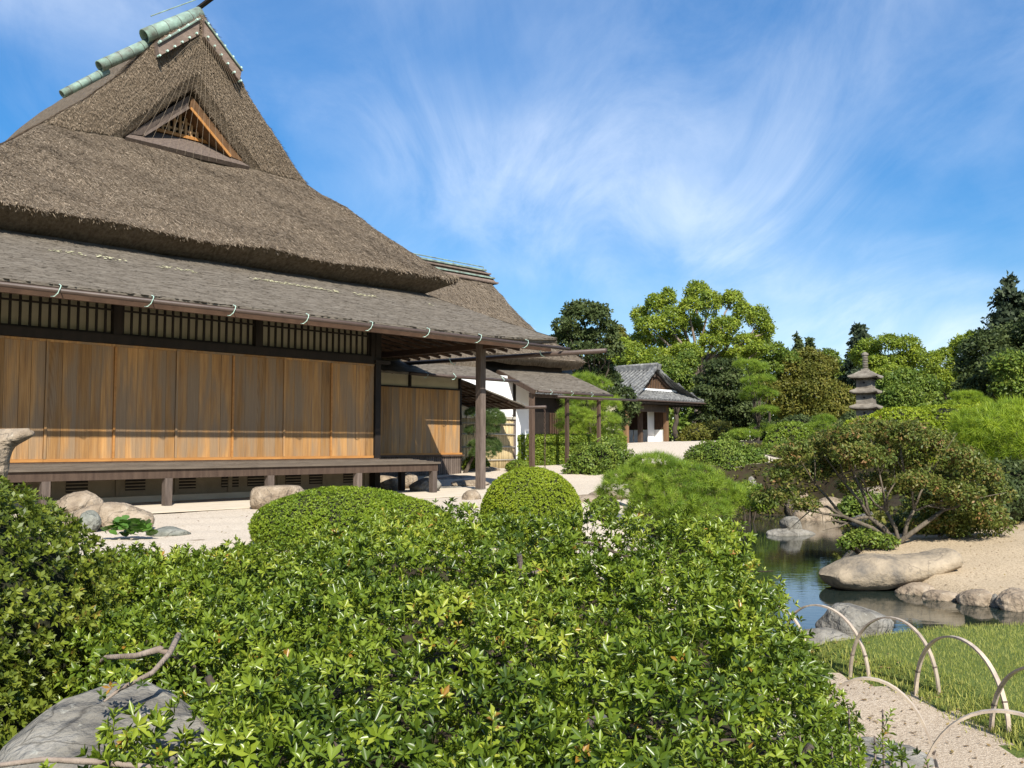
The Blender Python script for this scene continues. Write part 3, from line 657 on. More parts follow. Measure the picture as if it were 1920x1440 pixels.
for y in np.arange(-.72, 3.2, .36):
    zt = min(3.40, 3.0 + .445 * (y + 1.68) - .16)
    MB().bar((.10, y, zt), (3.30, y, 2.93), .045, .06).obj('rafter', M_rafter, low)
for x in np.linspace(.35, 3.2, 8): MB().bar((x, -.6, 3.27 - .08 * x), (x, 3.0, 3.50 - .153 * x), .12, .012).obj('ceiling_board', M_dark, low)
MB().bar((2.12, -1.5, 2.90), (2.12, 4.0, 2.96), .09, .12).obj('purlin', M_rafter, low)
MB().bar((-10.2, -.80, 3.10), (3.0, -.80, 3.10), .09, .11).obj('purlin', M_rafter, low)
g = MB().tube([(-10.4, -1.76, 2.90), (0, -1.76, 2.915), (3.72, -1.76, 2.90)], .034, 12).obj('gutter', M_gutter, low, smooth=True)
for x in (-9.0, -7.76, -6.52, -5.28, -4.02, -2.74, -1.47, -.2, 1.09, 2.39):
    MB().tube([(x + .05, -1.70, 3.00), (x + .04, -1.79, 2.97), (x + .015, -1.815, 2.92), (x, -1.79, 2.865), (x - .02, -1.74, 2.83), (x - .055, -1.71, 2.83)], .0065, 5).obj('gutter_bracket', M_hook, g)
g2 = MB().tube([(3.56, -2.85, 2.78), (3.56, 3.4, 2.90)], .05, 12).obj('side_gutter', M_gutter, low, smooth=True)
for y in (-1.2, 1.6): MB().tube([(3.62, y, 2.86), (3.56, y - .02, 2.76), (3.46, y, 2.80), (3.40, y, 2.92)], .010, 5).obj('gutter_bracket', M_hook, g2)

# --- shutters: one-metre leaves of upright cedar planks
for k in range(10):
    x1 = -k * 1.0; x0 = x1 - .997
    sh = MB().box(x0, x1, .035, .05, .66, 2.46).obj('shutter', M_plank, house)
    piece('bottom_rail', (.995, .035, .045), ((x0 + x1) / 2, .008, .66), M_orange, sh)
    piece('top_rail', (.995, .035, .035), ((x0 + x1) / 2, .010, 2.42), M_plank, sh)
    piece('stile', (.034, .036, 1.715), (x0 + .017, .004, .705), M_orange if k % 2 == 0 else M_plank, sh)
    ws = hs_rng.uniform(.8, 1.2, 5); ws = ws / ws.sum() * .960; xx = x0 + .036
    for w_ in ws:
        piece('plank', (round(float(w_), 2) - .003, .022, 1.712), (xx + w_ / 2, .020 + hs_rng.uniform(-.002, .002), .7065), M_plank, sh); xx += w_
piece('end_stile', (.05, .07, 1.80), (.03, .01, .66), M_dark, house)
MB().box(-10.05, .12, -.045, .06, 2.463, 2.60).obj('head_beam', M_dark, house)
piece('beam_end', (.36, .10, .06), (.14, -.05, 2.47), M_dark, house)
MB().box(-10.05, .10, -.06, .10, .60, .655).obj('threshold', M_brown, house)
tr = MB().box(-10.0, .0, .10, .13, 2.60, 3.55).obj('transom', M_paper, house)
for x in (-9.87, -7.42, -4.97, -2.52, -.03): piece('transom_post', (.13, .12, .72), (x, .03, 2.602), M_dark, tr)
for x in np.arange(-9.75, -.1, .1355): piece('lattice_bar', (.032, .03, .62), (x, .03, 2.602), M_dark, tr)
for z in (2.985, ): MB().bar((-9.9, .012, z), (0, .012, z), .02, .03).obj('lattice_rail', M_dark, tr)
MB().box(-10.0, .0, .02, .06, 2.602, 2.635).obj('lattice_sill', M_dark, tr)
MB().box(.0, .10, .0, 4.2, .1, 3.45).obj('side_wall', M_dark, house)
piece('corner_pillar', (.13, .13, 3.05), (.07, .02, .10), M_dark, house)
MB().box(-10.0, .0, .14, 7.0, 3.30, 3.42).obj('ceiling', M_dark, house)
MB().box(-10.0, .1, .16, .20, .1, 3.3).obj('light_stop_board', M_dark, house)  # unseen board added behind the shutters to stop light slits
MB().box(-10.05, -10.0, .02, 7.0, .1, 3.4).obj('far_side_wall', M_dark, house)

# --- veranda
ver = empty('veranda'); ver.parent = house
for i in range(5):
    y0 = -1.10 + i * .205; MB().box(-10.2, .74, y0, y0 + .2, .555 + .012 * i, .59 + .012 * i).obj('floor_board', M_deck, ver)
MB().box(-10.2, .70, -1.065, -1.0, .42, .552).obj('edge_beam', M_brown, ver)
MB().box(.63, .70, -1.0, -.06, .42, .552).obj('end_beam', M_brown, ver)
for x in (-9.8, -8.07, -6.33, -4.61, -2.89, -1.14, .61):
    p_ = piece('veranda_post', (.11, .11, .40), (x, -1.03, .02), M_greytim, ver); piece('post_pad', (.18, .18, .03), (x, -1.03, -.005), M_stone, p_)
piece('veranda_post', (.10, .10, .40), (.60, -.12, .02), M_dark, ver)
# --- footing wall with vent slots
ft = MB().box(-10.0, .0, .12, .20, -.02, .56).obj('footing', M_found, house)
MB().box(-10.0, .05, .04, .118, -.02, .11).obj('footing_sill', M_apron, ft)
for i, x in enumerate((-8.4, -7.6, -6.4, -5.46, -4.57, -3.72, -2.94, -2.45, -1.7, -1.2, -.45)):
    v = MB().box(x - .16, x + .16, .112, .119, .20, .40).obj('vent_slot', M_dark, ft)
    for z in (.225, .275, .325, .375): piece('slat', (.32, .012, .016), (x, .106, z), M_found, v)
for x in np.arange(-9.6, 0, .95): piece('footing_stud', (.07, .03, .42), (x, .104, .112), M_found, ft)
# --- corner post carrying the eave
cp_ = piece('corner_post', (.145, .145, 2.98), (2.08, -.80, .02), M_greytim, house)
piece('post_pad', (.26, .26, .05), (0, 0, -.04), M_stone, cp_)
apr = MB().box(-10.4, 3.3, -2.25, .1, .006, .016).obj('veranda_apron', M_apron, loc=HB, rot=(0, 0, HROT))
tag(apr, 'smooth pale paved strip under the veranda edge', 'paving', kind='structure')

# ================================================================== WING
wing = empty('house_wing', HB, HROT)
tag(wing, 'low wing of cedar boards half in shade behind the veranda', 'house')
WY = 3.6
wx = np.linspace(1.05, 5.60, 19)
for a_, b_ in zip(wx[:-1], wx[1:]): piece('plank', (round(float(b_ - a_), 3) - .006, .03, 1.62), ((a_ + b_) / 2, WY, .70), M_plank, wing)
MB().box(1.0, 5.66, WY - .05, WY + .03, .655, .70).obj('sill_rail', M_orange, wing)
MB().box(1.0, 5.70, WY - .08, WY + .03, .61, .652).obj('ground_sill', M_brown, wing)
for x in np.arange(1.05, 5.62, .055): pass
sk = MB().box(1.0, 5.62, WY - .0, WY + .05, .14, .61).obj('skirting', M_greytim, wing)
for x in np.arange(3.0, 5.62, .07): piece('skirting_strip', (.058, .02, .46), (x, WY - .012, .145), M_greytim, sk)
up_ = MB().box(1.0, 5.60, WY + .02, WY + .06, 2.32, 2.75).obj('upper_wall', M_paper, wing)
MB().box(1.0, 5.66, WY - .03, WY + .02, 2.32, 2.36).obj('rail', M_dark, wing)
for x in (3.9, 5.60): piece('upper_post', (.06, .06, .38), (x, WY - .01, 2.362), M_dark, wing)
piece('end_post', (.06, .10, 2.2), (5.63, WY + .03, .14), M_dark, wing)
MB().box(5.56, 5.62, WY + .07, 8.5, .1, 2.8).obj('end_wall', M_dark, wing)
# front bark roof
def slab(name, P4, th, mt, par, nx=30, ny=12, r=.012, seed=1, flakes=0):
    P4 = np.array(P4, float); G = refine_cols(interp_rows([[P4[0], P4[1]], [P4[3], P4[2]]], ny), nx); Gr = rough(G, r, seed, 3.0)
    dn = np.array([0, 0, -th]); mb = MB().grid(Gr).add(*grid((Gr + dn)[::-1]))
    for e in (Gr[0], Gr[:, -1], Gr[-1][::-1], Gr[:, 0][::-1]): mb.grid(np.stack([e + dn, e], 0))
    o = mb.obj(name, mt, par)
    if flakes:
        P_, N_ = surf_points(*grid(Gr), flakes, hs_rng); N_ = np.where((N_[:, 2] < 0)[:, None], -N_, N_)
        Vb, Fb, T = blades(P_, N_, (.03, .07), (.03, .10), hs_rng, (.0, .10), .08); T = .32 + .45 * T
        f_ = ob('bark_flake', mk('bark_flake', Vb, Fb, L_flake, False, T * .9), o); f_['kind'] = 'stuff'
    return o
slab('front_roof', [(1.2, 2.6, 2.62), (6.40, 2.6, 2.62), (6.40, 4.2, 3.24), (1.2, 4.2, 3.24)], .06, M_bark, wing, seed=3, flakes=1500)
g = MB().tube([(3.0, 2.52, 2.58), (6.7, 2.52, 2.565)], .04, 10).obj('gutter', M_gutter, wing, smooth=True)
for x in (3.5, 4.4, 5.3, 6.1): MB().tube([(x + .04, 2.58, 2.66), (x + .02, 2.46, 2.57), (x - .02, 2.50, 2.50), (x - .06, 2.52, 2.50)], .009, 5).obj('gutter_bracket', M_hook, g)
for x in np.arange(1.4, 6.4, .4): MB().bar((x, 2.66, 2.58), (x, 3.7, 2.98), .04, .05).obj('rafter', M_rafter, wing)
# thatch band above
slab('thatch_band', [(1.0, 3.5, 3.12), (6.3, 3.5, 3.12), (6.3, 5.6, 4.3), (1.0, 5.6, 4.3)], .30, M_thatch, wing, 60, 20, .05, 6)
# lean-to on the right end, seen from below
slab('side_roof', [(5.66, 3.70, 2.66), (8.25, 3.70, 2.02), (8.25, 7.0, 2.02), (5.66, 7.0, 2.66)], .035, M_bark, wing, 20, 10, .008, 8)
for y in np.arange(3.78, 7.0, .27): MB().bar((5.66, y, 2.60), (8.20, y, 1.965), .035, .045).obj('rafter', M_rafter, wing)
for x in (6.3, 6.95, 7.6): MB().bar((x, 3.72, 2.57 - (x - 5.66) * .247), (x, 7.0, 2.57 - (x - 5.66) * .247), .05, .03).obj('batten', M_rafter, wing)
MB().tube([(8.30, 2.98, 1.955), (8.30, 7.0, 1.99)], .045, 10).obj('side_gutter', M_gutter, wing, smooth=True)
# rain chain: links hung from the gutter end
chain = empty('rain_chain', HF(8.30, -3.02, 0), HROT); tag(chain, 'thin hanging rain chain at the end of the wing gutter', 'rain chain')
V_, F_ = tube([(math.cos(t) * .025, 0, math.sin(t) * .045) for t in np.linspace(0, 6.283, 13)], .009, 5, False); lm = mk('link', [tuple(v) for v in V_], F_, M_brown)
zb = .24
for i in range(int((1.90 - zb) / .075)): ob('link', lm, chain, (0, 0, 1.88 - i * .075), (0, 0, (i % 2) * math.pi / 2))

# ================================================================== BAMBOO FENCE
bf = empty('bamboo_fence', HF(7.0, -5.0, 0), HROT); tag(bf, 'pale upright bamboo screen fence with four crossrails before the white wall', 'fence')
gzf = .16
bmz = [mk('bamboo_pole', *(lambda v, f: ([tuple(x) for x in v], f))(*tube([(0, 0, 0), (0, 0, .5), (0, 0, 1), (0, 0, 1.50)], [r_, r_ * 1.05, r_, r_ * .9], 6)), M_bamboo, True) for r_ in (.017, .020, .023)]
for i, x in enumerate(np.arange(.0, 2.10, .041)): ob('bamboo_pole', bmz[i % 3], bf, (x, hs_rng.uniform(-.006, .006), gzf))
for z in (.30, .68, 1.05, 1.36): MB().tube([(-.05, -.04, gzf + z), (1.0, -.042, gzf + z + .004), (2.14, -.04, gzf + z)], .021, 8).obj('crossrail', M_bamb2, bf, smooth=True)
MB().box(-.05, 2.16, -.06, .06, gzf + 1.50, gzf + 1.58).obj('top_rail', M_bamb2, bf)
for x in (.1, .8, 1.5, 2.0): MB().tube([(x, -.07, gzf + 1.49), (x + .03, -.075, gzf + 1.6), (x + .04, .0, gzf + 1.64)], .012, 5).obj('tie', M_dark, bf)
piece('fence_post', (.09, .09, 1.55), (2.14, .03, gzf - .02), M_greytim, bf)

# ================================================================== SECOND HOUSE
h2 = empty('second_thatched_house', HB, HROT); tag(h2, 'second thatched house behind with white wall and bark-roofed porch', 'house')
MB().box(6.5, 10.03, 5.9, 6.0, .1, 3.05).obj('white_wall', M_white, h2)
MB().box(10.13, 10.92, 5.9, 6.0, .30, 3.05).obj('white_wall', M_white, h2)
piece('wall_post', (.10, .14, 2.9), (10.08, 5.93, .15), M_dark, h2)
piece('wall_post', (.12, .12, 2.9), (10.96, 5.92, .15), M_dark, h2)
piece('wall_post', (.13, .13, 2.3), (9.93, 5.0, .2), M_brown, h2)
MB().box(9.2, 10.95, 5.86, 6.02, .12, .30).obj('footing', M_greytim, h2)
piece('porch_post', (.10, .10, 2.35), (11.58, 5.0, .1), M_brown, h2)
piece('porch_post', (.10, .10, 2.35), (13.2, 5.0, .1), M_brown, h2)
MB().bar((9.9, 5.0, 2.42), (13.4, 5.0, 2.42), .09, .10).obj('porch_beam', M_brown, h2)
slab('porch_roof', [(9.85, 4.80, 2.58), (13.55, 4.80, 2.62), (13.2, 6.4, 3.36), (9.85, 6.4, 3.30)], .07, M_bark, h2, 40, 14, .012, 13, flakes=1200)
MB().bar((9.82, 4.78, 2.50), (9.82, 6.4, 3.21), .07, .13).obj('barge_board', M_brown, h2)
for y in (4.78,):
    g = MB().tube([(9.9, 4.72, 2.53), (13.6, 4.72, 2.53)], .04, 8).obj('gutter', M_gutter, h2, smooth=True)
    for x in (10.5, 11.5, 12.5): MB().tube([(x + .04, 4.78, 2.60), (x, 4.66, 2.52), (x - .05, 4.70, 2.46)], .009, 5).obj('gutter_bracket', M_hook, g)
for x in np.arange(10.0, 13.5, .35): MB().bar((x, 4.84, 2.54), (x, 6.3, 3.2), .04, .05).obj('rafter', M_rafter, h2)
MB().tube([(10.5, 4.45, 2.38), (14.6, 4.45, 2.40)], .035, 8).obj('gutter_pipe', M_gutter, h2, smooth=True)
# thatch: front slope with hip end
def thatch_block(name, ring0, ring1, ridge_, th, par, seed, straws):
    # ring0 eave, ring1 half way, ridge: lists of 4 points each (back-left, front-left, front-right, back-right)
    G = refine_cols(interp_rows([ring0, ring1, ridge_], 26), 90); G = rough(G, .05, seed)
    mb = MB().grid(G); lo = np.array(G[0]); cen = lo.mean(0); inn = lo + (cen - lo) * np.array([.06, .06, 0]) + np.array([0, 0, -th]); inn2 = lo + (cen - lo) * np.array([.3, .3, 0]) + np.array([0, 0, -th * .5])
    mb.grid(np.stack([inn2, inn, lo], 0)); o = mb.obj(name, M_thatch, par, smooth=True)
    P_, N_ = surf_points(*grid(G), straws, hs_rng); N_ = np.where((N_[:, 2] < 0)[:, None], -N_, N_)
    Vb, Fb, T = blades(P_, N_, (.08, .2), (.006, .014), hs_rng, (.05, .4), .45)
    s_ = ob('straw', mk('straw', Vb, Fb, L_straw, False, T), o); s_['kind'] = 'stuff'; return o
thatch_block('thatch_roof', [(4.5, 13, 3.75), (4.5, 6.0, 3.72), (13.9, 6.0, 3.74), (13.9, 13, 3.75)], [(5.5, 11.6, 5.0), (5.5, 7.7, 5.0), (13.0, 7.7, 5.0), (13.0, 12, 5.0)], [(6.5, 10.3, 7.1), (6.5, 9.9, 7.1), (12.7, 9.9, 7.1), (12.7, 10.3, 7.1)], .26, h2, 17, 14000)
rb = empty('ridge_cover'); rb.parent = h2
for i, (y, z) in enumerate(((9.95, 7.30), (9.78, 7.15), (9.64, 6.98), (9.52, 6.80))): MB().bar((6.4, y, z), (12.80 + i * .06, y, z), .16, .05).obj('ridge_board', M_copper if i % 2 == 0 else M_ridgebox, rb)
MB().add([(6.4, 9.45, 6.75), (12.95, 9.45, 6.75), (12.85, 9.95, 7.26), (6.4, 9.95, 7.26), (6.4, 10.7, 6.75), (12.95, 10.7, 6.75)], [[0, 1, 2, 3], [3, 2, 5, 4], [1, 5, 2]]).obj('ridge_saddle', M_ridgebox, rb)
MB().tube([(6.4, 9.95, 7.42), (12.7, 9.95, 7.42)], .02, 5).obj('ridge_rod', M_copper, rb)
for x in (8.0, 9.6, 11.2, 12.7): MB().tube([(x, 9.95, 7.25), (x, 9.95, 7.44)], .012, 5).obj('rod_stay', M_copper, rb)
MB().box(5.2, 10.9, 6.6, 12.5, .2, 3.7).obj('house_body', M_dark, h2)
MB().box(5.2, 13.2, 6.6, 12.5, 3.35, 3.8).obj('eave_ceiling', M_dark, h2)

# ================================================================== TILED BUILDINGS
def tile_plane(mb, A, B_, C, D, pitch=.27, r=.07):
    """A,B eave left/right, C,D top right/left: base sheet, cover rolls down the slope, stepped courses"""
    A, B_, C, D = map(lambda p: np.array(p, float), (A, B_, C, D)); mb.add([A, B_, C, D], [[0, 1, 2, 3]])
    n = int(np.linalg.norm(B_ - A) / pitch); nr = np.cross(B_ - A, D - A); nr /= np.linalg.norm(nr)
    if nr[2] < 0: nr = -nr
    for i in range(n + 1):
        k = i / n; e = A + (B_ - A) * k; t = None
        # rolls run straight up the slope (perpendicular to the eave); clip at the top edge / hips
        up = np.cross(nr, (B_ - A) / np.linalg.norm(B_ - A)); up = up if up[2] > 0 else -up
        H = np.dot(D - A, up); ks0 = np.dot(D - A, (B_ - A)) / np.dot(B_ - A, B_ - A); ks1 = np.dot(C - A, (B_ - A)) / np.dot(B_ - A, B_ - A)
        hmax = H
        if k < ks0: hmax = H * k / ks0
        if k > ks1: hmax = H * (1 - k) / max(1 - ks1, 1e-6)
        if hmax < .15: continue
        pts = []; rr_ = []; c = 0.0
        while c < hmax: 
            pts += [e + up * c + nr * .03, e + up * min(c + .27, hmax) + nr * .03]; rr_ += [r * 1.12, r * .92]; c += .28
        mb.tube(pts, rr_, 6)
    for c in np.arange(0, np.dot(D - A, up), .28): 
        k0 = c / H * ks0; k1 = 1 - c / H * (1 - ks1)
        p, q = A + (B_ - A) * k0 + up * c + nr * .012, A + (B_ - A) * k1 + up * c + nr * .012; mb.bar(p, q, .05, .03, nr)
    return mb
PV = at(1193, 747, 50.0); PV[2] = 0
M_pillar_lit = mat('pavilion_pillar_lit', [(.16, .09, .045), (.24, .14, .075)], 5, .7, .2, 30, stretch=(3, 3, .4))  # brown of the front pillars lightened: sunlight put into the colour
pav = empty('tiled_gate_pavilion', PV, HROT); tag(pav, 'grey tiled pavilion with timber gable and open front between pines', 'pavilion')
GZ_ = .78; EV = 3.36; GBz = 3.98; APz = 5.18; WP = 6.7
mb = MB(); tile_plane(mb, (0, 0, EV), (WP, 0, EV), (WP - 1.35, 1.35, GBz), (1.35, 1.35, GBz))
o = mb.obj('front_tiles', M_tile, pav); o['kind'] = 'stuff'
mb = MB(); tile_plane(mb, (0, 7.0, EV), (0, 0, EV), (WP / 2, 1.0, APz), (WP / 2, 7.0, APz)); o = mb.obj('left_tiles', M_tile, pav); o['kind'] = 'stuff'
mb = MB(); tile_plane(mb, (WP, 0, EV), (WP, 7.0, EV), (WP / 2, 7.0, APz), (WP / 2, 1.0, APz)); o = mb.obj('right_tiles', M_tile, pav); o['kind'] = 'stuff'
gab = MB().add([(1.25, 1.30, GBz), (WP - 1.25, 1.30, GBz), (WP / 2, 1.30, APz - .12), (1.25, 1.36, GBz), (WP - 1.25, 1.36, GBz), (WP / 2, 1.36, APz - .12)], [[0, 1, 2], [5, 4, 3], [0, 3, 4, 1], [1, 4, 5, 2], [2, 5, 3, 0]]).obj('gable', M_barge, pav)
for x in np.arange(1.7, WP - 1.6, .16):
    h = (1 - abs(x - WP / 2) / (WP / 2 - 1.25)) * 1.0
    if h > .1: piece('gable_lath', (.06, .03, h), (x, 1.27, GBz + .05), M_brown, gab)
MB().box(1.2, WP - 1.2, 1.05, 1.30, GBz - .02, GBz + .09).obj('gable_sill', M_white, gab)
for s, xa in ((1, 1.0), (-1, WP - 1.0)):
    MB().tube([(xa, 1.1, GBz + .02), ((xa + WP / 2) / 2 , 1.05, (GBz + APz) / 2 - .02), (WP / 2, 1.0, APz + .12)], [.13, .12, .14], 8).obj('verge_tiles', M_tile, pav, smooth=True)
    MB().bar((xa + s * .3, 1.2, GBz), (WP / 2, 1.2, APz - .14), .10, .16).obj('barge_board', M_brown, gab)
    x_ = 0 if s > 0 else WP
    MB().tube([(x_ + s * .05, .02, EV + .08), (x_ + s * .7, .6, EV + .36), (xa + s * .1, 1.1, GBz + .06)], [.11, .10, .12], 8).obj('hip_tiles', M_tile, pav, smooth=True)
MB().tube([(WP / 2, 1.18, APz - .42), (WP / 2, 1.18, APz - .15)], .09, 6).obj('gable_pendant', M_greytim, gab)
rg = MB().bar((WP / 2, .95, APz + .14), (WP / 2, 7.1, APz + .10), .26, .28).obj('ridge', M_tile, pav)
MB().tube([(WP / 2, .92, APz + .30), (WP / 2, 7.1, APz + .27)], .10, 8).obj('ridge_cap', M_tile, rg, smooth=True)
MB().tube([(WP / 2, .90, APz + .0), (WP / 2, .80, APz + .30)], .14, 8).obj('ridge_end_tile', M_tile, rg)
MB().tube([(-.1, -.1, EV - .06), (WP + .1, -.1, EV - .06)], .05, 8).obj('gutter', M_gutter, pav)
MB().box(.1, WP - .1, .1, 6.8, EV - .22, EV - .06).obj('eave_boards', M_dark, pav)
for x in np.arange(.2, WP, .4): MB().bar((x, .0, EV - .05), (x, 1.3, EV + .1), .06, .07).obj('rafter', M_rafter, pav)
for x, y, mt in ((.35, .95, M_pillar_lit), (2.55, 1.6, M_brown), (4.15, .95, M_pillar_lit), (4.15, 4.8, M_brown), (.35, 4.8, M_brown), (6.0, 2.2, M_dark), (6.0, 5.0, M_dark)):
    piece('pillar', (.22, .22, EV - GZ_ - .2), (x, y, GZ_ - .02), mt, pav)
MB().box(.2, 4.3, .85, 1.05, EV - .62, EV - .24).obj('tie_beam', M_greytim, pav)
MB().box(-3.0, .3, 1.2, 1.3, GZ_, EV - .3).obj('plaster_wall', M_paper, pav)
MB().box(-3.0, .3, 1.1, 1.2, GZ_, GZ_ + .9).obj('wall_boards', M_dark, pav)
lat = MB().box(.55, 4.0, 3.50, 3.56, GZ_ + 1.0, EV - .3).obj('lattice_screen', M_rafter, pav)
for x in np.arange(.6, 4.0, .13): piece('lattice_bar', (.04, .03, 1.5), (x, 3.47, GZ_ + 1.0), M_rafter, lat)
for i, (x0, x1) in enumerate(((.55, 1.25), (1.30, 2.20), (2.26, 3.1), (3.16, 4.0))): MB().box(x0, x1, 3.5, 3.55, GZ_ + .05, GZ_ + .98).obj('white_panel', M_white, pav)
MB().box(3.45, 4.05, 1.7, 1.75, GZ_ + .05, EV - .4).obj('white_panel', M_white, pav)
sl = MB().box(4.10, 4.16, 1.1, 6.6, GZ_ + 1.0, EV - .3).obj('side_screen', M_rafter, pav)
for y in np.arange(1.2, 6.5, .16): piece('lattice_bar', (.03, .05, 1.5), (4.085, y, GZ_ + 1.0), M_rafter, sl)
for y0 in (1.1, 2.2, 3.3, 4.4): MB().box(4.10, 4.15, y0, y0 + 1.0, GZ_ + .05, GZ_ + .98).obj('white_panel', M_white, pav)
MB().box(-.2, 6.9, -.2, 7.0, GZ_ - .2, GZ_ + .02).obj('stone_plinth', M_apron, pav)
MB().box(-.1, 6.2, 6.7, 6.8, GZ_, EV - .1).obj('back_wall', M_dark, pav)
# farther tiled roofs
def tiled_hall(name, px, py, Y, w, dpt, ez, rz, label, wallm, gzv):
    p = at(px, py, Y); p[2] = 0; e = empty(name, p, HROT); tag(e, label, 'building')
    mb = MB(); tile_plane(mb, (0, 0, ez), (w, 0, ez), (w - .3, dpt, rz), (.3, dpt, rz), .30, .08); o = mb.obj('roof_tiles', M_tile, e); o['kind'] = 'stuff'
    mb = MB(); tile_plane(mb, (w, dpt * 2, ez), (0, dpt * 2, ez), (.3, dpt, rz), (w - .3, dpt, rz), .30, .08); o = mb.obj('roof_tiles', M_tile, e); o['kind'] = 'stuff'
    r_ = MB().bar((0, dpt, rz + .1), (w + .1, dpt, rz + .1), .26, .3).obj('ridge', M_tile, e); MB().tube([(0, dpt, rz + .28), (w + .15, dpt, rz + .28)], .11, 8).obj('ridge_cap', M_tile, r_)
    MB().tube([(w + .1, dpt, rz - .1), (w + .2, dpt, rz + .45)], [.2, .12], 8).obj('ridge_end_tile', M_tile, r_)
    for q in (0, 1): MB().tube([(w - .05, q * 2 * dpt, ez + .08), (w - .2, dpt, rz + .1)], .12, 8).obj('verge_tiles', M_tile, e)
    MB().box(.5, w - .8, .7, 2 * dpt - .7, gzv, ez + .1).obj('wall', wallm, e)
    MB().add([(w - .7, .6, ez), (w - .7, 2 * dpt - .6, ez), (w - .7, dpt, rz - .1), (w - .8, .6, ez), (w - .8, 2 * dpt - .6, ez), (w - .8, dpt, rz - .1)], [[0, 1, 2], [5, 4, 3], [0, 3, 4, 1], [1, 4, 5, 2], [2, 5, 3, 0]]).obj('gable_wall', M_white, e)
    return e
th1 = tiled_hall('tiled_hall', 985, 745, 41, 7.4, 2.2, 3.15, 4.35, 'long tiled hall with dark lattice windows behind the porch', M_dark, .4)
wb = MB().box(1.2, 6.4, .60, .69, .45, 1.25).obj('white_dado', M_white, th1)
for x in np.arange(2.4, 6.2, .16): piece('window_bar', (.07, .05, 1.1), (x, .64, 1.27), M_rafter, th1)
tiled_hall('tiled_roof_house', 1085, 720, 60, 5.5, 2.4, 5.1, 6.6, 'small tiled roof peeping over the layered evergreen', M_paper, .8)
# ================================================================== ROCKS
import bmesh
_ico = {}
def ico(sub):
    if sub not in _ico:
        b = bmesh.new(); bmesh.ops.create_icosphere(b, subdivisions=sub, radius=1); b.verts.ensure_lookup_table()
        _ico[sub] = (np.array([v.co[:] for v in b.verts]), np.array([[v.index for v in f.verts] for f in b.faces])); b.free()
    return _ico[sub]
def rock_mesh(dims, seed, amp=.25, freq=1.2, flat=.0, sub=4, facet=0.0, fine=.06):
    facet = facet * 1.5
    V, F = ico(sub); V = V.copy(); d = V / np.linalg.norm(V, axis=1, keepdims=True)
    r = 1 + amp * nz3(d, seed, freq, 2) + fine * nz3(d, seed + 5, 6, 3)
    if facet:
        rr = np.random.default_rng(seed); q = rr.normal(size=(14, 3)); q /= np.linalg.norm(q, axis=1, keepdims=True); c = rr.uniform(.62, .95, 14)
        for k in range(14):
            dd = d @ q[k]; r = np.where(dd > .05, np.minimum(r, (1 - facet) * r + facet * c[k] / np.maximum(dd, .05)), r)
    P = d * r[:, None]
    if flat: P[:, 2] = np.where(P[:, 2] > 1 - flat, (1 - flat) + (P[:, 2] - 1 + flat) * .15, P[:, 2])
    return P * np.array(dims), F
def rock(name, label, c, dims, seed, mt, rz=0., group=None, **k):
    V, F = rock_mesh(dims, seed, **k)
    o = ob(name, mk(name, V, F, mt, True), None, c, (0, 0, rz)); tag(o, label, 'rock', group); return o
def pxr(x, y, Y, dz=0): p = at(x, y, Y); p[2] += dz; return p
rock('foreground_boulder', 'broad flat grey boulder under the azaleas at lower left', (-1.17, 2.80, -.15), (.38, .40, .36), 3, M_stone, .3, amp=.10, flat=.25, fine=.03)
bpy.data.objects['foreground_boulder'].rotation_euler = (R(16), 0, .3)
V, F = ico(4); V = V.copy(); zz = V[:, 2]; lean = .10 * sstep(-.2, .9, zz) + .26 * sstep(.45, 1.0, zz) * (V[:, 0] > -.2)
V = np.stack([V[:, 0] * (.17 + .07 * zz ** 2) + lean, V[:, 1] * .15, zz * .34], 1) * .8 * (1 + .10 * nz3(V, 14, 2.0, 3)[:, None])
o = ob('standing_stone', mk('standing_stone', V, F, M_warm, True), None, pxr(-22, 872, 7.2)); tag(o, 'leaning pale stone with beaked top at the left edge', 'rock')
rock('pale_stone', 'long pale rounded stone behind the round-leaved plant', pxr(205, 980, 10.2), (.52, .30, .24), 21, M_warm, .15, amp=.14, facet=.3)
rock('buff_stone', 'buff rounded stone next to the long pale stone', pxr(148, 950, 10.9), (.26, .2, .16), 22, M_warm, .5, amp=.15)
rock('mauve_stone', 'small mauve stone half hidden by the azalea dome', pxr(168, 978, 9.8), (.10, .10, .11), 23, M_bluestone, .5, amp=.15)
rock('flat_blue_stone', 'flat bluish stepping stone in the pale gravel', pxr(317, 1001, 9.55, .0), (.24, .19, .075), 24, M_bluestone, .2, amp=.2, facet=.4)
rock('sunken_stone', 'low brown stone flush with the gravel', pxr(365, 1017, 9.0, -.03), (.2, .14, .05), 25, M_warm, .2, amp=.15)
rock('slab_edge', 'long blue-grey slab edging the court above the azaleas', pxr(360, 1045, 8.0, -.05), (.62, .22, .11), 26, M_bluestone, .12, amp=.1, flat=.4, facet=.3)
rock('shoe_stone', 'big flat-topped tan stone beneath the veranda edge', pxr(530, 932, 13.6, -.02), (.52, .34, .30), 27, M_warm, .75, amp=.12, flat=.42, facet=.5)
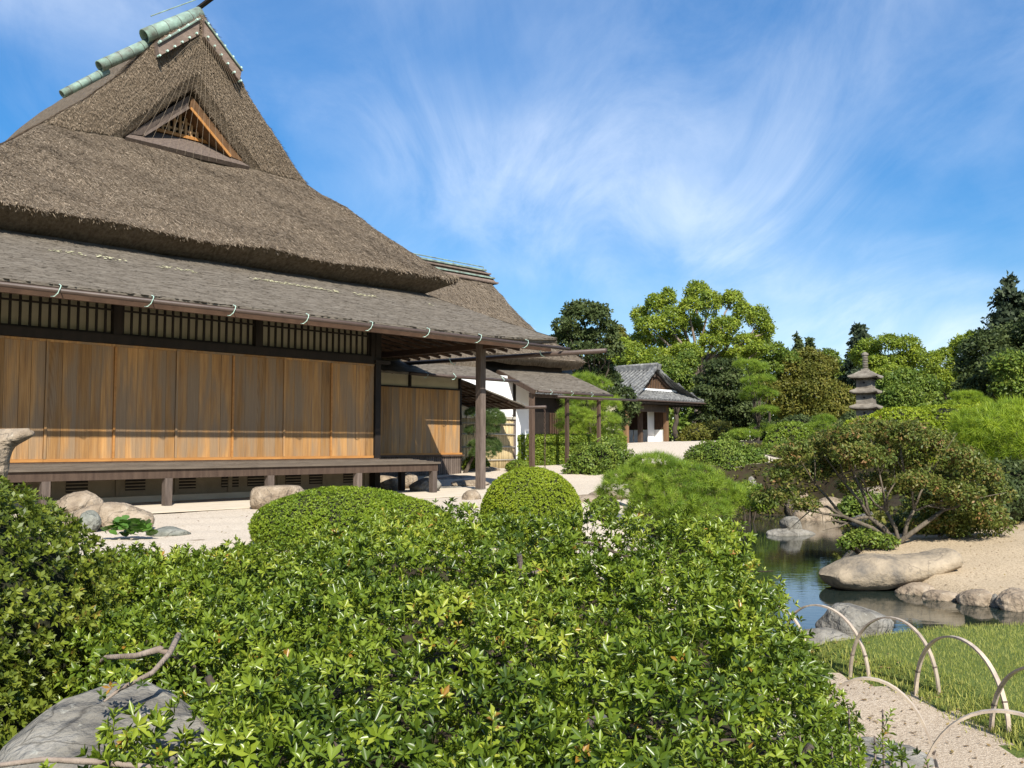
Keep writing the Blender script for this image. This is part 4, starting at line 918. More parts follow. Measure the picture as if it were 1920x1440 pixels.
for i, (x, y, Y, dm, lb) in enumerate([(725, 905, 18.8, (.34, .3, .24), 'pale footing stone in the shade under the veranda end'), (800, 908, 18.3, (.36, .3, .20), 'grey angular stone behind the last veranda post'), (760, 902, 19.6, (.3, .25, .2), 'white-streaked stone between the veranda posts'),
      (860, 900, 23.2, (1.0, .4, .16), 'long low stone footing below the wing wall'), (880, 905, 21.0, (.5, .35, .08), 'flat tan step stone behind the tall post'), (845, 915, 20.2, (.7, .4, .05), 'low flat slab in the gravel before the wing'), (885, 930, 15.8, (.2, .18, .14), 'small pale stone left of the bright clipped ball'), (905, 880, 25.5, (.6, .4, .12), 'tan flat stone near the bamboo fence')]):
    rock('footing_stone', lb, pxr(x, y, Y, -dm[2] * .2), dm, 40 + i, M_warm if i in (0, 2, 4, 6, 7) else M_stone, .7, 'stones about the veranda end', amp=.16, facet=.45)
# the smooth pond boulder: long, humped, with a raised tail
V, F = ico(5); V = V.copy(); x = V[:, 0].copy(); rad = np.sqrt(np.maximum(1 - x * x, 1e-6)); ang = V[:, 2] / rad
tp = np.interp(x, [-1, -.85, -.6, -.3, 0, .25, .55, .85, 1], [.0, .10, .21, .27, .265, .245, .265, .33, .30]); bt = np.interp(x, [-1, -.85, -.6, -.2, .2, .6, .9, 1], [.0, -.15, -.20, -.19, -.13, -.03, .08, .16])
endr = np.clip((1 - np.abs(x)) / .10, 0, 1) ** .5
zz = (tp + bt) / 2 + (tp - bt) / 2 * np.sign(ang) * np.abs(ang) ** .8 * endr
V = np.stack([x * .90, V[:, 1] / rad * .44 * endr * (1 - .25 * x * x), zz], 1)
V += (.018 * nz3(V, 62, 3.0, 2) + .006 * nz3(V, 63, 12, 2))[:, None] * np.array([.4, .5, 1]); V[:, 2] -= .02 * np.exp(-((x - .05) / .12) ** 2) * np.clip(ang, 0, 1) * (V[:, 1] < .1)
bo = ob('smooth_boulder', mk('smooth_boulder', V, F, M_smooth, True), None, pxr(1668, 1077, 12.35, .0), (0, 0, R(4))); tag(bo, 'long smooth tan boulder overhanging the pond', 'rock')
rock('shore_rock', 'pale craggy rock at the lawn edge behind the hoops', pxr(1600, 1165, 7.9, -.10), (.40, .32, .26), 71, M_stone, .3, amp=.22, freq=1.6, facet=.55)
rock('shore_rock_low', 'low sloping grey rock running into the pond beside the craggy rock', pxr(1535, 1185, 7.7, -.10), (.38, .26, .15), 72, M_stone, -.3, amp=.2, freq=1.6, facet=.5)
for i, (x, y, Y, dm, lb) in enumerate([(1720, 1106, 11.9, (.26, .2, .12), 'small flat bank stone nearest the smooth boulder'), (1770, 1118, 11.45, (.28, .18, .11), 'long low bank stone second from the smooth boulder'), (1832, 1122, 11.1, (.24, .2, .16), 'rounded bank stone in the middle of the sandy shore'), (1866, 1130, 10.95, (.08, .08, .12), 'tiny dark upright stone wedged in the sandy shore'), (1905, 1128, 10.8, (.28, .2, .16), 'large bank stone at the right edge of the photo'), (1640, 1100, 12.3, (.2, .15, .1), 'dark stone tucked under the smooth boulder'), (1985, 1140, 10.7, (.3, .2, .15), 'bank stone just past the right edge')][:6]):
    rock('bank_stone', lb, pxr(x, y, Y, -.02), dm, 80 + i, M_warm if i != 3 else M_stone, .2 * i, 'stones along the sandy shore', amp=.16, facet=.35)
rock('pond_island_rock', 'low pointed grey rock standing in the pond', pxr(1483, 1003, 19.6, -.02), (.52, .34, .2), 91, M_stone, .2, amp=.2, facet=.5)
o = bpy.data.objects['pond_island_rock']; V, F = rock_mesh((.24, .2, .26), 92, .2, 1.3, facet=.5); ob('rock_peak', mk('rock_peak', V, F, M_stone, True), o, (.03, .02, .16))
for i, (x, y, Y, dm, lb) in enumerate([(1530, 965, 23.5, (.7, .5, .5), 'pink-brown shore rock across the pond'), (1505, 940, 24.8, (.5, .4, .45), 'pale topped shore rock behind the pink one'), (1412, 910, 26.0, (.5, .4, .4), 'rounded grey rock left of the dark cleft'), (1432, 903, 26.3, (.3, .3, .65), 'upright dark rock by the dark cleft'), (1560, 945, 24.0, (.6, .5, .3), 'low brown shore rock under the maple branches'), (1475, 880, 29.0, (.7, .5, .5), 'grey rock below the far clipped dome'), (1650, 925, 20.0, (.7, .5, .25), 'white-lit flat rock seen through the maple stems'), (1640, 975, 17.5, (.5, .4, .25), 'dark shaded rock behind the maple trunk'), (1100, 935, 15.5, (.35, .3, .1), 'flat tan rock right of the bright ball'), (1140, 925, 17.0, (.45, .3, .1), 'flat pinkish rock beside the dwarf pine')]):
    rock('shore_stone', lb, pxr(x, y, Y, -dm[2] * .3), dm, 100 + i, M_warm if i in (0, 1, 4, 6, 8, 9) else M_stone, i * .7, 'rocks round the far pond shore', amp=.2, facet=.5)
for i, (x, y, Y, dm, lb) in enumerate([(1620, 1335, 4.75, (.30, .26, .05), 'flat grey stepping stone in the path under the near hoop'), (1800, 1418, 4.2, (.28, .24, .05), 'flat stepping stone at the bottom right of the path'), (1500, 1270, 5.9, (.16, .16, .10), 'buff rounded stone where the path meets the azaleas'), (1475, 1235, 6.2, (.22, .14, .08), 'small grey stone at the foot of the azaleas')]):
    p = at(x, y, Y); p[2] = gz(p[0], p[1]) + .0; rock('path_stone', lb, p, dm, 130 + i, M_stone if i != 2 else M_warm, .4 * i, 'stones set in the gravel path', amp=.15, flat=.3)

# ================================================================== CLIPPED SHRUBS AND AZALEAS
L_clip3 = leafmat('clipped_mid_leaf', [(.07, .12, .008), (.135, .19, .012), (.21, .26, .02)], .5, .34, .3)
def solid(parent, name, lobes, mt, k=.9, sub=3):
    m = MB()
    for i, (cx, cy, cz, rx, ry, rz) in enumerate(lobes):
        V, F = ico(sub); m.add(V * np.array([rx, ry, rz]) * k * (1 + .05 * nz3(V, i, 2)[:, None]) + np.array([cx, cy, cz]), F.tolist())
    return m.obj(name, mt, parent, smooth=True)
M_twig = mat('twig_mass', [(.018, .016, .008), (.03, .035, .012)], 20, .95, .8, 30)  # twig-coloured, for dark solid cores added to block see-through inside the leaves
def shrub(name, label, lobes, L, mt, temps, k=2.4, seed=1, cat='shrub', core=.88, group=None, bump=.05, shell=(.93, 1.03), tvar=.12, jit=.35, under=.5, tone=None, stems=True):
    rr = np.random.default_rng(seed); lobes = [tuple(map(float, l)) for l in lobes]
    b = np.array(lobes[0][:3]); b[2] = gz(b[0], b[1]); e = empty(name, b); tag(e, label, cat, group)
    lob = [(c[0] - b[0], c[1] - b[1], c[2] - b[2], *c[3:]) for c in lobes]
    P, N = lobe_points(lob, k / L ** 2, rr, shell, bump, seed, .85, under)
    ok = P[:, 2] > min(-.05, min(l[2] for l in lob) - .1); P, N = P[ok], N[ok]
    N = N + rr.normal(0, jit, N.shape) + np.array([0, 0, .15])
    t = np.clip(.5 + .28 * nz3(P, seed, 3 / max(l[3] for l in lob), 3) + rr.normal(0, .16, len(P)), 0, 1)
    foliage('foliage', temps, P, N, L * rr.uniform(.75, 1.2, len(P)), mt, e, rr, t, tvar=tvar)
    if core: solid(e, 'twig_core', lob, M_twig, core)
    if stems:
        m = MB()
        for i in range(5):
            a = rr.uniform(0, 6.28); l = lob[rr.integers(len(lob))]
            m.tube([(0, 0, -.1), (l[0] * .5 + .1 * math.cos(a), l[1] * .5 + .1 * math.sin(a), l[2] * .5), (l[0] + l[3] * .6 * math.cos(a), l[1] + l[4] * .6 * math.sin(a), l[2])], [.03, .022, .008], 5)
        m.obj('stem', M_trunk, e)
    return e
def dome(x, y, Y, rx, top, bot=None, ry=None):
    """one ellipsoid lobe: px centre column x, px row of the top, half width rx (px)"""
    s = Y / F_PX; zt = at(x, top, Y)[2]; zb = at(x, bot, Y)[2] if bot else gz(at(x, y, Y)[0], Y)
    p = at(x, y, Y); zr = (zt - zb) * .62; return (p[0], Y, zt - zr, rx * s, (ry or rx) * s, zr)
shrub('clipped_azalea', 'bright yellow-green clipped ball azalea before the tall post', [(.175, 8.6, .255, .462, .462, .45)], .019, L_clip, TINY, 2.2, 31, core=.95, bump=.018, shell=(.97, 1.02), jit=.3)
shrub('clipped_azalea', 'wide flat-topped clipped azalea mound beside the tan stone', [(-1.52, 8.6, .16, .86, .6, .36), (-1.15, 8.5, .10, .66, .5, .35)], .021, L_clip3, TINY, 2.0, 32, core=.95, bump=.025, shell=(.96, 1.025), jit=.35)
shrub('clipped_azalea', 'small dark clipped mound at the foot of the bamboo fence', [dome(893, 868, 25.6, 24, 854, 884)], .05, L_clip2, TINY, 2.2, 33, core=.92)
shrub('clipped_azalea', 'small round clipped mound below the white wall', [dome(970, 872, 25.0, 21, 863, 884)], .05, L_clip2, TINY, 2.2, 34, core=.92)
shrub('clipped_azalea', 'tiny round shrub under the left side of the dwarf pine', [dome(1134, 948, 13.0, 26, 930, 965)], .035, L_clip2, TINY, 2.2, 35, core=.92)
# left azalea dome
left = shrub('azalea_dome', 'big rounded azalea filling the left edge', [(-2.62, 3.95, .02, .94, .95, .80), (-2.25, 3.35, -.30, .62, .6, .62), (-1.98, 3.0, -.42, .42, .45, .55)], .032, L_azdome, ROS_S, 1.5, 36, core=.84, bump=.07, shell=(.88, 1.03), jit=.45)
shrub('azalea_behind_dome', 'darker leafy azalea between the left dome and the court', [(-1.95, 5.3, -.20, .42, .45, .42), (-1.62, 5.5, -.24, .42, .4, .42), (-2.3, 5.6, -.15, .45, .5, .45)], .031, L_azalea, ROS_S, 1.4, 37, core=.82, bump=.08, shell=(.85, 1.04), jit=.5)

# --- the foreground azalea: uneven canopy of leaf whorls over bare branches
fr = np.random.default_rng(40)
BX = [-2.3, -1.87, -1.43, -1.07, -.71, -.42, -.18, .12, .42, .86, 1.16, 1.30, 1.45]
BZ = [.22, .27, .38, .45, .51, .54, .50, .46, .54, .55, .50, .36, .20]
def az_top(X, Y):
    z = np.interp(X * (1 + .0 * Y), BX, BZ); z = z - .105 * (5.2 - np.clip(Y, 1, 5.2)) + .0
    z = z - .03 + .095 * nz3(np.stack([X, Y, 0 * X], -1), 401, 2.6, 2) + .035 * nz3(np.stack([X, Y, 0 * X], -1), 402, 6.5, 2)
    z = z - .9 * np.clip(Y - 5.25, 0, 9) ** 1.4
    edge = np.interp(Y, [1.4, 2.2, 2.6, 3.4, 4.2, 5.0, 5.8], [.34, .47, .61, .90, 1.14, 1.28, 1.28])
    z = z - 1.3 * np.clip(X - edge + .22, 0, 9) ** 1.5
    ledge = np.interp(Y, [1.2, 1.9, 2.38, 2.55, 3.02, 3.3, 3.8, 4.4, 5.8], [-1.9, -1.9, -1.6, -.90, -.85, -1.35, -1.85, -2.1, -2.3])
    z = z - 1.6 * np.clip(ledge + .10 - X, 0, 9) ** 1.3
    return z
faz = empty('foreground_azalea', (-.1, 3.4, gz(-.1, 3.4))); tag(faz, 'sprawling azalea with glossy leaf whorls filling the foreground', 'shrub')
o0 = np.array(faz.location)
nc = 2950; cx = fr.uniform(-2.5, 1.75, nc); cy = 1.35 + 4.6 * fr.uniform(size=nc); ct = az_top(cx, cy)
gap = nz3(np.stack([cx, cy, 0 * cx], -1), 405, 3.8, 2); ok = (ct > -.45) & (gap > -.32); cx, cy, ct = cx[ok], cy[ok], ct[ok]; nc = len(cx)
cd = np.where(fr.uniform(size=nc) < .45, fr.uniform(0, .03, nc), fr.uniform(.03, .22, nc)); cr = fr.uniform(.06, .115, nc); m_ = fr.integers(8, 17, nc)
ci = np.repeat(np.arange(nc), m_); d = fr.normal(size=(len(ci), 3)); d[:, 2] = np.abs(d[:, 2]) * .8 - .15; d[:, 1] -= .25; d /= np.linalg.norm(d, axis=1, keepdims=True)
P = np.stack([cx, cy, ct - cd], -1)[ci] + d * cr[ci][:, None] * fr.uniform(.7, 1.08, (len(ci), 1)); N = d + np.array([0, -.1, .45]) + fr.normal(0, .30, d.shape)
ctone = np.clip(.46 + .22 * nz3(np.stack([cx, cy, ct], -1), 409, 2.2, 2) + fr.normal(0, .14, nc), .05, .93)
tone = np.clip(ctone[ci] + fr.normal(0, .10, len(ci)), 0, .94); tone[fr.uniform(size=len(P)) < .001] = 1.0; dep = cd[ci]
# thinner under-storey of leaves in the shade
nf = 7500; X = fr.uniform(-2.4, 1.6, nf); Y = 1.4 + 4.4 * fr.uniform(size=nf); t_ = az_top(X, Y); dp = fr.uniform(.20, .55, nf); ok = (t_ > -.4) & (t_ - dp > -.58)
P = np.concatenate([P, np.stack([X, Y, t_ - dp], -1)[ok]]); N = np.concatenate([N, np.array([[0, -.2, 1.]]) + fr.normal(0, .5, (ok.sum(), 3))]); tone = np.concatenate([tone, fr.uniform(.2, .7, ok.sum())]); dep = np.concatenate([dep, dp[ok]])
near = np.argsort(P[:, 1] + 6 * dep)[:300]
rest = np.setdiff1d(np.arange(len(P)), near)
size = .038 * fr.uniform(.6, 1.3, len(P))
foliage('leaf_whorls', ROS, P[rest] - o0, N[rest], size[rest], L_azalea, faz, fr, tone[rest], tvar=.10)
rosm = []
for i in range(10):
    V, F, T = scatter([ROS[i % 6]], np.zeros((1, 3)), np.array([[0, 0, 1.]]), .040, fr, np.array([.35 + .05 * i]), .10); rosm.append(mk('leaf_whorl', V, F, L_azalea, False, T))
Fm = frames(N[near], fr)
for j, i in enumerate(near):
    M4 = Matrix(Fm[j].tolist()); o = ob('leaf_whorl', rosm[j % 10], faz, P[i] - o0); o.rotation_euler = M4.to_euler(); s_ = float(size[i] / .040); o.scale = (s_, s_, s_)
# upright shoots with leaves up the stem
ns = 150; X = fr.uniform(-2.0, 1.35, ns); Y = 1.9 + 3.5 * fr.uniform(size=ns); tp = az_top(X, Y); ok = tp > -.2
N = np.tile([[0., 0, 1]], (ns, 1)) + fr.normal(0, .22, (ns, 3))
foliage('shoots', SHOOT, (np.stack([X, Y, tp - .03], -1) - o0)[ok], N[ok], fr.uniform(.030, .042, ns)[ok], L_azalea, faz, fr, fr.uniform(.5, .9, ns)[ok])
# bare branches threading the canopy
mb = MB()
for i in range(46):
    x, y = fr.uniform(-1.9, 1.2), fr.uniform(1.9, 5.2); t = float(az_top(np.array([x]), np.array([y]))[0])
    if t < -.25: continue
    a = fr.uniform(0, 6.28); l = fr.uniform(.25, .6); p0 = np.array([x, y, t - fr.uniform(.20, .34)]); d = np.array([math.cos(a) * l, math.sin(a) * l, fr.uniform(-.02, .16)])
    r0 = fr.uniform(.005, .013)
    mb.tube([p0 - o0 - d * .5 - np.array([0, 0, .10]), p0 - o0, p0 + d * .5 + fr.normal(0, .03, 3) - o0, p0 + d - o0], [r0 * 1.4, r0, r0 * .7, r0 * .4], 6)
for i in range(16):
    x, y = fr.uniform(-1.7, 1.0), fr.uniform(2.0, 5.0); t = float(az_top(np.array([x]), np.array([y]))[0])
    a = fr.uniform(0, 6.28); mb.tube([np.array([x * .9, y, -.62]) - o0, np.array([x, y, -.25]) - o0, np.array([x + .2 * math.cos(a), y + .2 * math.sin(a), t - .08]) - o0], [.035, .028, .012], 7)
mb.obj('branches', M_trunk, faz, smooth=True)['kind'] = 'stuff'
# sawn stubs
for i, (x, y, Y, dx, dz, r) in enumerate([(975, 1045, 4.35, -.01, .06, .018), (1005, 1065, 4.3, .09, -.005, .018), (1122, 1335, 2.65, .035, -.005, .020), (1155, 1150, 3.6, .012, .05, .022)]):
    r *= .72; p = at(x, y, Y); q = p + np.array([dx * .4, -.01, dz * .5 - .015]); p = p + np.array([-dx * .8, .05, -dz * .8 - .06])
    s_ = MB().tube([p - o0, (p + q) / 2 + np.array([0, 0, .006]) - o0, q - o0], [r * 1.15, r * 1.05, r], 9).obj('sawn_stub', M_stub, faz, smooth=False)
    d = (q - p) / np.linalg.norm(q - p); MB().tube([q - o0, q - o0 + d * .003], [r * .92, r * .88], 9).obj('cut_end', M_cutend, s_)
# branches lying along the bottom left
gn = MB().tube([np.array(v) - o0 - np.array([0, 0, .05]) for v in (at(150, 1250, 3.6), at(200, 1206, 3.42), at(255, 1203, 3.34), at(300, 1190, 3.3), at(350, 1210, 3.36), at(400, 1265, 3.6))], [.006, .009, .011, .013, .011, .007], 8).obj('branch', M_paleb, faz, smooth=True)
log = MB().tube([np.array(v) - o0 for v in (at(-40, 1440, 2.30), at(80, 1424, 2.36), at(170, 1428, 2.38), at(300, 1440, 2.4), at(420, 1452, 2.4))], [.006, .007, .008, .007, .005], 8).obj('branch', M_paleb, faz, smooth=True)
tw = MB().tube([np.array(v) - o0 for v in (at(335, 1190, 3.0), at(318, 1225, 2.9), at(285, 1262, 2.8), at(225, 1292, 2.72), at(195, 1315, 2.66))], [.010, .009, .008, .006, .003], 6).obj('branch', M_paleb, faz, smooth=True)
hang = np.array([at(x, y, 2.70) for x, y in ((190, 1305), (208, 1290), (225, 1285), (200, 1268), (240, 1272), (215, 1262), (255, 1265), (235, 1250), (265, 1285), (180, 1255))])
foliage('hanging_leaves', ROS, hang - o0, np.tile([[0, -.5, .8]], (len(hang), 1)) + fr.normal(0, .5, (len(hang), 3)), .028, L_azalea, faz, fr)
# low sprays at the bottom right by the path
lsp = empty('azalea_seedling', (1.02, 2.75, gz(1.02, 2.75))); tag(lsp, 'leggy young azalea sprays beside the path hoops', 'shrub'); l0 = np.array(lsp.location)
pts = np.array([at(x, y, Y) for x, y, Y in ((1592, 1330, 3.1), (1655, 1330, 3.1), (1690, 1400, 2.95), (1560, 1400, 2.9), (1610, 1400, 2.9), (1640, 1380, 3.0), (1580, 1420, 2.8), (1520, 1420, 2.7), (1740, 1430, 2.8), (1500, 1380, 2.9), (1670, 1430, 2.8))])
foliage('shoots', SHOOT, pts - l0 - np.array([0, 0, .06]), np.tile([[.05, 0, 1.]], (len(pts), 1)) + fr.normal(0, .15, (len(pts), 3)), fr.uniform(.024, .032, len(pts)), L_azalea, lsp, fr, fr.uniform(.2, .75, len(pts)))
q = np.array([at(x, y, 2.75) for x, y in zip(fr.uniform(1480, 1700, 160), fr.uniform(1395, 1520, 160))]); q = q + fr.normal(0, .05, q.shape)
foliage('leaf_whorls', ROS, q - l0, np.tile([[0, -.2, 1.]], (len(q), 1)) + fr.normal(0, .5, (len(q), 3)), .028, L_azalea, lsp, fr, fr.uniform(.1, .7, len(q)))
mb = MB()
for p in pts: mb.tube([p - l0 - np.array([.02, 0, .5]), p - l0 - np.array([0, 0, .25]), p - l0], [.006, .005, .003], 5)
mb.obj('stem', M_stub, lsp)
# round-leaved plant by the pale stone
gp = empty('leopard_plant', at(238, 1008, 9.1)); g0 = np.array(gp.location); tag(gp, 'round-leaved bright green plant at the foot of the long pale stone', 'plant')
disc = np.array([(0, 0, 0)] + [(math.cos(t) * .5 * (1 + .08 * math.cos(3 * t)), math.sin(t) * .5, .06 * math.cos(2 * t)) for t in np.linspace(0, 6.283, 9)[:-1]])
dm = [mk('leaf', disc * s, [[0, i + 1, (i + 1) % 8 + 1] for i in range(8)], leafmat('round_leaf_%d' % k, [(.045, .105, .012 + .005 * k), (.07, .14, .02)], .35, .25, .5), False, np.full(9, .5)) for k, s in enumerate((.12, .10, .085))]
for i in range(64):
    a, r = fr.uniform(0, 6.28), math.sqrt(fr.uniform()); p = (math.cos(a) * r * .25, math.sin(a) * r * .14, .04 + .13 * (1 - r * r) + fr.uniform(-.03, .03))
    ob('leaf', dm[i % 3], gp, p, (fr.normal(.25, .35), fr.normal(0, .35), fr.uniform(0, 6.28)))

# ================================================================== HOOPS
def hoop(label, a, b, h, r=.0125):
    a, b = np.array(a, float), np.array(b, float); a3 = np.array([*a, gz(*a) - .12]); b3 = np.array([*b, gz(*b) - .12]); pts = []
    for t in np.linspace(0, math.pi, 25):
        k = (1 - math.cos(t)) / 2; p = a3 + (b3 - a3) * k; p[2] += (h + .12) * math.sin(t) ** .72; pts.append(p)
    c = (a3 + b3) / 2; d = (b3 - a3); d[2] = 0; d /= np.linalg.norm(d); nrm = np.array([-d[1], d[0], 0])
    V = []; F = []
    for i, p in enumerate(pts):
        tg = pts[min(i + 1, 24)] - pts[max(i - 1, 0)]; tg /= np.linalg.norm(tg); ou = np.cross(nrm, tg)
        kn = 1.06 if i % 8 == 4 else 1.0
        for s, w in ((1, 1), (1, -1), (-1, -1), (-1, 1)): V.append(p - c + nrm * r * w * kn + ou * r * .42 * s)
    for i in range(24):
        for k in range(4): F.append([i * 4 + k, i * 4 + (k + 1) % 4, i * 4 + 4 + (k + 1) % 4, i * 4 + 4 + k])
    o = ob('bamboo_hoop', mk('bamboo_hoop', V, F, M_hoop), None, c); tag(o, label, 'hoop fence', 'bent bamboo hoops along the path')
    for e in (3, 21):
        p = pts[e] - c; MB().bar(p - nrm * (r + .003), p + nrm * (r + .003), .012, .012, (0, 0, 1)).obj('wire_tie', M_greytim, o)
    return o
hoop('hoop farthest back in the lawn row, mostly behind azalea leaves', (1.62, 7.10), (2.07, 6.62), .40)
hoop('lawn-edge hoop framing the low sloping rock', (1.93, 6.80), (2.34, 6.22), .41)
hoop('lawn-edge hoop in front of the craggy rock', (2.24, 6.30), (2.57, 5.72), .42)
hoop('tall lawn-edge hoop with only grass behind', (2.46, 5.80), (2.62, 5.02), .42)
hoop('lawn-edge hoop cut by the right edge of the photo', (2.56, 5.10), (2.74, 4.28), .42)
hoop('near path hoop beside the grey stepping stone', (1.42, 4.55), (1.90, 4.25), .46)
hoop('nearest hoop at the bottom right corner', (1.70, 4.02), (2.32, 3.72), .46)

# ================================================================== GRASS
gr = np.random.default_rng(50)
n = 120000; X = gr.uniform(1.3, 6, n); Y = 2.6 + 5.8 * gr.uniform(size=n) ** .9
d = seg_dist(np.stack([X, Y], 1), POND); ok = (X > lawn_edge(Y) - .03 + .03 * gr.normal(size=n)) & (Y < 9.0) & (d > .10) & (X < Y * .60 + .6)
X, Y = X[ok], Y[ok]; Z = ground(X, Y); tl = 1 + .9 * sstep(.35, .0, X - lawn_edge(Y)) 
TG = [(np.array([(-.5, 0, 0), (.5, 0, 0), (.25, .15, .6), (.0, .5, 1.0), (-.25, .15, .6)]) * np.array([.09, 1, 1]), np.array([[0, 1, 2, 4], [4, 2, 3, 3]])), ]
TG = [(np.array([(-.05, 0, 0), (.05, 0, 0), (.03, .18, .62), (-.03, .18, .62)]), np.array([[0, 1, 2, 3]])), (np.array([(-.05, 0, 0), (.05, 0, 0), (.012, .35, .95), (-.012, .35, .95)]), np.array([[0, 1, 2, 3]]))]
Nn = np.tile([[0, 0, 1.]], (len(X), 1)) + gr.normal(0, .28, (len(X), 3)); Nn[:, 2] = np.abs(Nn[:, 2])
V, F, T = scatter(TG, np.stack([X, Y, Z - .004], 1), Nn, .033 * gr.uniform(.6, 1.2, len(X)) * tl, gr, np.clip(.66 + .2 * nz3(np.stack([X, Y, Z], 1), 51, 2.5, 3) + gr.normal(0, .18, len(X)), 0, 1))
o = ob('lawn_grass', mk('lawn_grass', V, F, L_grass, False, T)); tag(o, 'short mown grass covering the lawn by the pond', 'grass', kind='stuff')

# ================================================================== PINES AND TREES
def world_lobes(L, Y, seed, dy=.5, flat=1.0):
    rr = np.random.default_rng(seed); out = []
    for l in L:
        x, y, rx, ry = l[:4]; YY = Y + (l[4] if len(l) > 4 else rr.uniform(-dy, dy)); s = YY / F_PX; p = at(x, y, YY); out.append((p[0], p[1], p[2], rx * s, max(rx, ry) * s * .9 * flat, ry * s))
    return out
def tree(name, label, L, Y, base, leaf, temps, mt, k=2.2, seed=1, cat='tree', r0=.2, bump=.2, shell=(.55, 1.06), group=None, dy=.8, bark=None, up=.35, jit=.6, fork=.45, under=.5, inner=.6, limbs=None, tvar=.12):
    rr = np.random.default_rng(seed); lobes = world_lobes(L, Y, seed, dy)
    if cat == 'tree' and name != 'maple_shrub': lobes = [(*l[:3], l[3] * .86, l[4] * .86, l[5] * .86) for l in lobes]; shell, under, inner = (.74, 1.06), .3, .72
    if cat == 'pine tree': under, inner, shell = .08, .8, (.86, 1.04); lobes = [(*l[:5], l[5] * .88) for l in lobes]
    b = at(base[0], base[1], Y); b[2] = gz(b[0], b[1]); e = empty(name, b); tag(e, label, cat, group)
    lob = [(c[0] - b[0], c[1] - b[1], c[2] - b[2], *c[3:]) for c in lobes]
    P, N = lobe_points(lob, k / leaf ** 2, rr, shell, bump, seed, inner, under)
    N = N + rr.normal(0, jit, N.shape) + np.array([0, 0, up])
    t = np.clip(.48 + .30 * nz3(P, seed, 2.2 / max(l[3] for l in lob), 3) + rr.normal(0, .20, len(P)), 0, 1)
    foliage('crown', temps, P, N, leaf * rr.uniform(.7, 1.25, len(P)), mt, e, rr, t, tvar=tvar)
    tg = [np.array(l[:3]) - np.array([0, 0, l[5] * .3]) for l in lob] if limbs is None else [np.array(at(x, y, Y)) - b for x, y in limbs]
    (fork_set((0, 0, 0), tg, r0, rr) if name == 'maple_shrub' else limb_set((0, 0, 0), tg, r0, rr, 6, wig=r0 * 1.8, fork=fork)).obj('trunk', bark or M_trunk, e, smooth=True); return e
# dwarf pine over the pond
tree('dwarf_pine', 'low spreading bright green pine over the near pond bank', [(1230, 885, 58, 34, .2), (1290, 900, 62, 34, -.2), (1190, 905, 58, 30), (1345, 930, 56, 34), (1250, 940, 60, 30, -.5), (1320, 960, 50, 28, -.4), (1375, 945, 34, 26), (1165, 920, 42, 24), (1225, 870, 40, 20), (1215, 965, 40, 22, -.3), (1270, 975, 46, 22, -.3)], 14.2, (1265, 975), .115, NEED_L, L_pinemid, 4.4, 61, 'pine tree', .05, .12, (.70, 1.04), dy=.4, up=.75, jit=.45)
# bright pine right edge
tree('bright_pine', 'sunlit yellow-green pine at the right edge above the bank', [(1850, 800, 60, 36), (1905, 790, 70, 42), (1880, 850, 75, 40), (1950, 830, 80, 70), (1820, 830, 40, 28), (1930, 890, 60, 40), (1990, 800, 70, 60)], 17.0, (1925, 960), .20, NEED_L, L_pine, 4.2, 62, 'pine tree', .08, .14, (.65, 1.05), dy=.5, up=.8, jit=.4)
# brown-tinged maple at the pond
mp_ = tree('maple_shrub', 'spreading maple turning brown above the pond with bare forked stems', [(1490, 850, 36, 24, -.4), (1540, 835, 40, 24, .2), (1590, 818, 42, 24, -.3), (1640, 806, 44, 22, .2), (1700, 812, 46, 24, -.2), (1750, 832, 44, 26, .3), (1800, 862, 44, 26, -.2), (1845, 890, 36, 24), (1865, 925, 30, 22, .2), (1560, 868, 40, 18, .4), (1625, 858, 46, 18, -.5), (1690, 865, 50, 20, .5), (1770, 900, 44, 22, .4), (1465, 890, 30, 18, -.3), (1520, 885, 34, 16, .3), (1445, 932, 34, 14, -.2), (1480, 925, 26, 12), (1750, 945, 40, 18, .4), (1640, 900, 30, 14, .5), (1815, 955, 44, 20, .5), (1590, 915, 24, 12, .5), (1700, 915, 34, 14, .6), (1510, 945, 30, 12, -.3), (1800, 925, 44, 22, -.3), (1850, 960, 36, 22, -.1), (1770, 975, 36, 16, .3), (1720, 900, 40, 18, -.5), (1600, 850, 40, 20, -.6), (1660, 838, 40, 20, .6), (1735, 985, 36, 16, .4), (1800, 992, 42, 15, .4), (1862, 985, 34, 16, .4)], 13.8, (1685, 1020),   .055, CLU, L_brown, 1.45, 63, 'tree', .042, .3, (.35, 1.12), dy=.35, up=.5, jit=.7, bark=M_maple, fork=.14, inner=.3, limbs=[(1500, 860), (1545, 850), (1590, 835), (1640, 820), (1700, 830), (1745, 850), (1790, 880), (1840, 910), (1460, 935), (1610, 880), (1540, 985), (1500, 950), (1690, 880), (1770, 930)])
shrub('shade_shrub', 'dark evergreen shrub in shade beneath the bright pine', [(world_lobes([(1850, 940, 75, 50)], 15.6, 1)[0]), (world_lobes([(1780, 950, 70, 45)], 15.9, 1)[0]), (world_lobes([(1910, 920, 70, 55)], 16.0, 1)[0])], .07, L_dark, CLU_S, 2.0, 64, core=.85, bump=.15, shell=(.8, 1.05))
